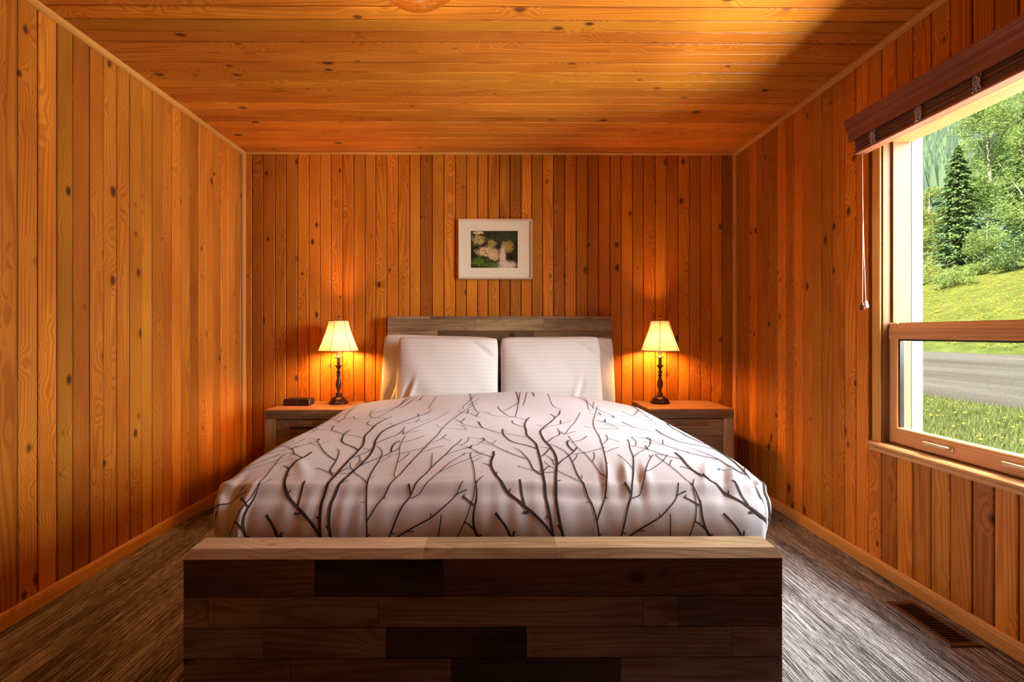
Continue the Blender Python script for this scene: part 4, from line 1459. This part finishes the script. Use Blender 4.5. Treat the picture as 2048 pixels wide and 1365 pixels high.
# stations: direction (px) and distance along Y turned into a plan position
def at(px, Y):
    return (px - 992) * Y / 972, Y
x, y = at(1925, 34); spruce(x, y, 8.6, 2.35, 3, 'tall dark spruce alone at the meadow edge, centre of the view')
x, y = at(2068, 34); spruce(x, y, 10.5, 2.4, 4, 'dark spruce at the right edge of the window view behind a leafy tree')
x, y = at(2068, 30); broadleaf(x, y, 9.0, 2.0, 5, 'bright green leafy tree in front of the right hand spruce', n=11000, size=.075)
x, y = at(1988, 47); broadleaf(x, y, 14.0, 3.7, 6, 'big light green tree rising behind and right of the tall spruce', n=26000, size=.12, blobs=60, base=.12)
x, y = at(2095, 60); broadleaf(x, y, 18.0, 4.6, 16, 'tallest light green tree at the upper right of the window view', n=26000, size=.14, blobs=60, base=.12)
x, y = at(1868, 42); broadleaf(x, y, 6.4, 2.3, 7, 'yellow green tree left of the tall spruce', n=12000, mat='leaf2', size=.10, base=.1)
x, y = at(1812, 55); broadleaf(x, y, 8.0, 3.0, 8, 'yellow green tree by the left edge of the window pane', n=10000, mat='leaf2', size=.12, base=.1)
x, y = at(1985, 28); broadleaf(x, y, 3.2, 1.3, 9, 'rounded bright green bush right of the tall spruce', n=9000, name='leafy_bush', base=.05, size=.055)
x, y = at(1915, 27); broadleaf(x, y, 1.1, 1.2, 10, 'low green bush in the meadow below the spruce', n=2400, name='low_bush', base=.05, size=.06, mat='leaf')
x, y = at(2040, 26.5); broadleaf(x, y, 1.9, 1.3, 13, 'darker shrub at the foot of the right hand trees', n=2600, name='dark_shrub', base=.05, size=.07, mat='needle')
x, y = at(1865, 30); broadleaf(x, y, 1.5, 1.4, 12, 'pale shrub by the left edge of the meadow', n=2400, name='pale_shrub', base=.05, size=.07, mat='leaf2')
# the far hillside is one mass of trees
mb = MB()
g = random.Random(77)
for k in range(7800):
    Y = 66 + 150 * g.random() ** 1.3
    px = g.uniform(1330, 1850) if k % 3 == 0 else g.uniform(1800, 2140)
    x, y = at(px, Y)
    z = ground_z(x, y)
    h = g.uniform(5, 9); r = h * g.uniform(.15, .26)
    m_ = 7
    for (z0, z1, rs) in ((.0, .62, 1.0), (.35, 1.0, .66)):
        ring = [(x + r * rs * (.8 + .4 * g.random()) * math.cos(2 * PI * i / m_), y + r * rs * (.8 + .4 * g.random()) * math.sin(2 * PI * i / m_), z + h * z0 + g.uniform(0, .5)) for i in range(m_)]
        mb.add(ring + [(x, y, z + h * z1)], [(i, (i + 1) % m_, m_) for i in range(m_)])
fo = mb.build('distant_forest', M['ftree'], fix=False)
tag(fo, 'haze-tinted wooded mountainside far beyond the meadow', 'forest', kind='stuff')
# dandelions
mb = MB()
g = random.Random(5)
for k in range(1300):
    if k < 170:
        x = g.uniform(2.6, 9.0); y = x * (g.uniform(.86, 1.25) if k % 4 else g.uniform(1.2, 2.1))
        s = .020
    else:
        x = g.uniform(15.5, 30); y = x * (g.uniform(.86, 1.25) if k % 3 else g.uniform(1.2, 2.1))
        s = .035
    z = ground_z(x, y) + g.uniform(.05, .12)
    s *= g.uniform(.7, 1.4)
    mb.add([(x + s * math.cos(i * PI / 3), y + s * math.sin(i * PI / 3), z) for i in range(6)] + [(x, y, z + s * .6), (x, y, z - s * .5)],
           [(i, (i + 1) % 6, 6) for i in range(6)] + [((i + 1) % 6, i, 7) for i in range(6)])
tag(mb.build('dandelions', M['yellow']), 'yellow dandelions scattered through the grass outside', 'flowers', kind='stuff')
mb = MB()
for k in range(36000):
    x = g.uniform(2.2, 9.4); y = x * (g.uniform(.86, 1.28) if k % 3 else g.uniform(1.25, 2.2))
    z = ground_z(x, y)
    h = g.uniform(.05, .13); a = g.uniform(0, PI); w = .006
    dx, dy = w * math.cos(a), w * math.sin(a)
    lx, ly = g.gauss(0, .03), g.gauss(0, .03)
    mb.add([(x - dx, y - dy, z), (x + dx, y + dy, z), (x + lx, y + ly, z + h)], [(0, 1, 2)])
M['blade'] = leaf_mat('grass_blades', (0.08, 0.11, 0.035), (0.16, 0.20, 0.06), (0.30, 0.29, 0.11), .3)
tag(mb.build('grass_blades', M['blade'], fix=False), 'short green grass on the verge outside the window', 'grass', kind='stuff')
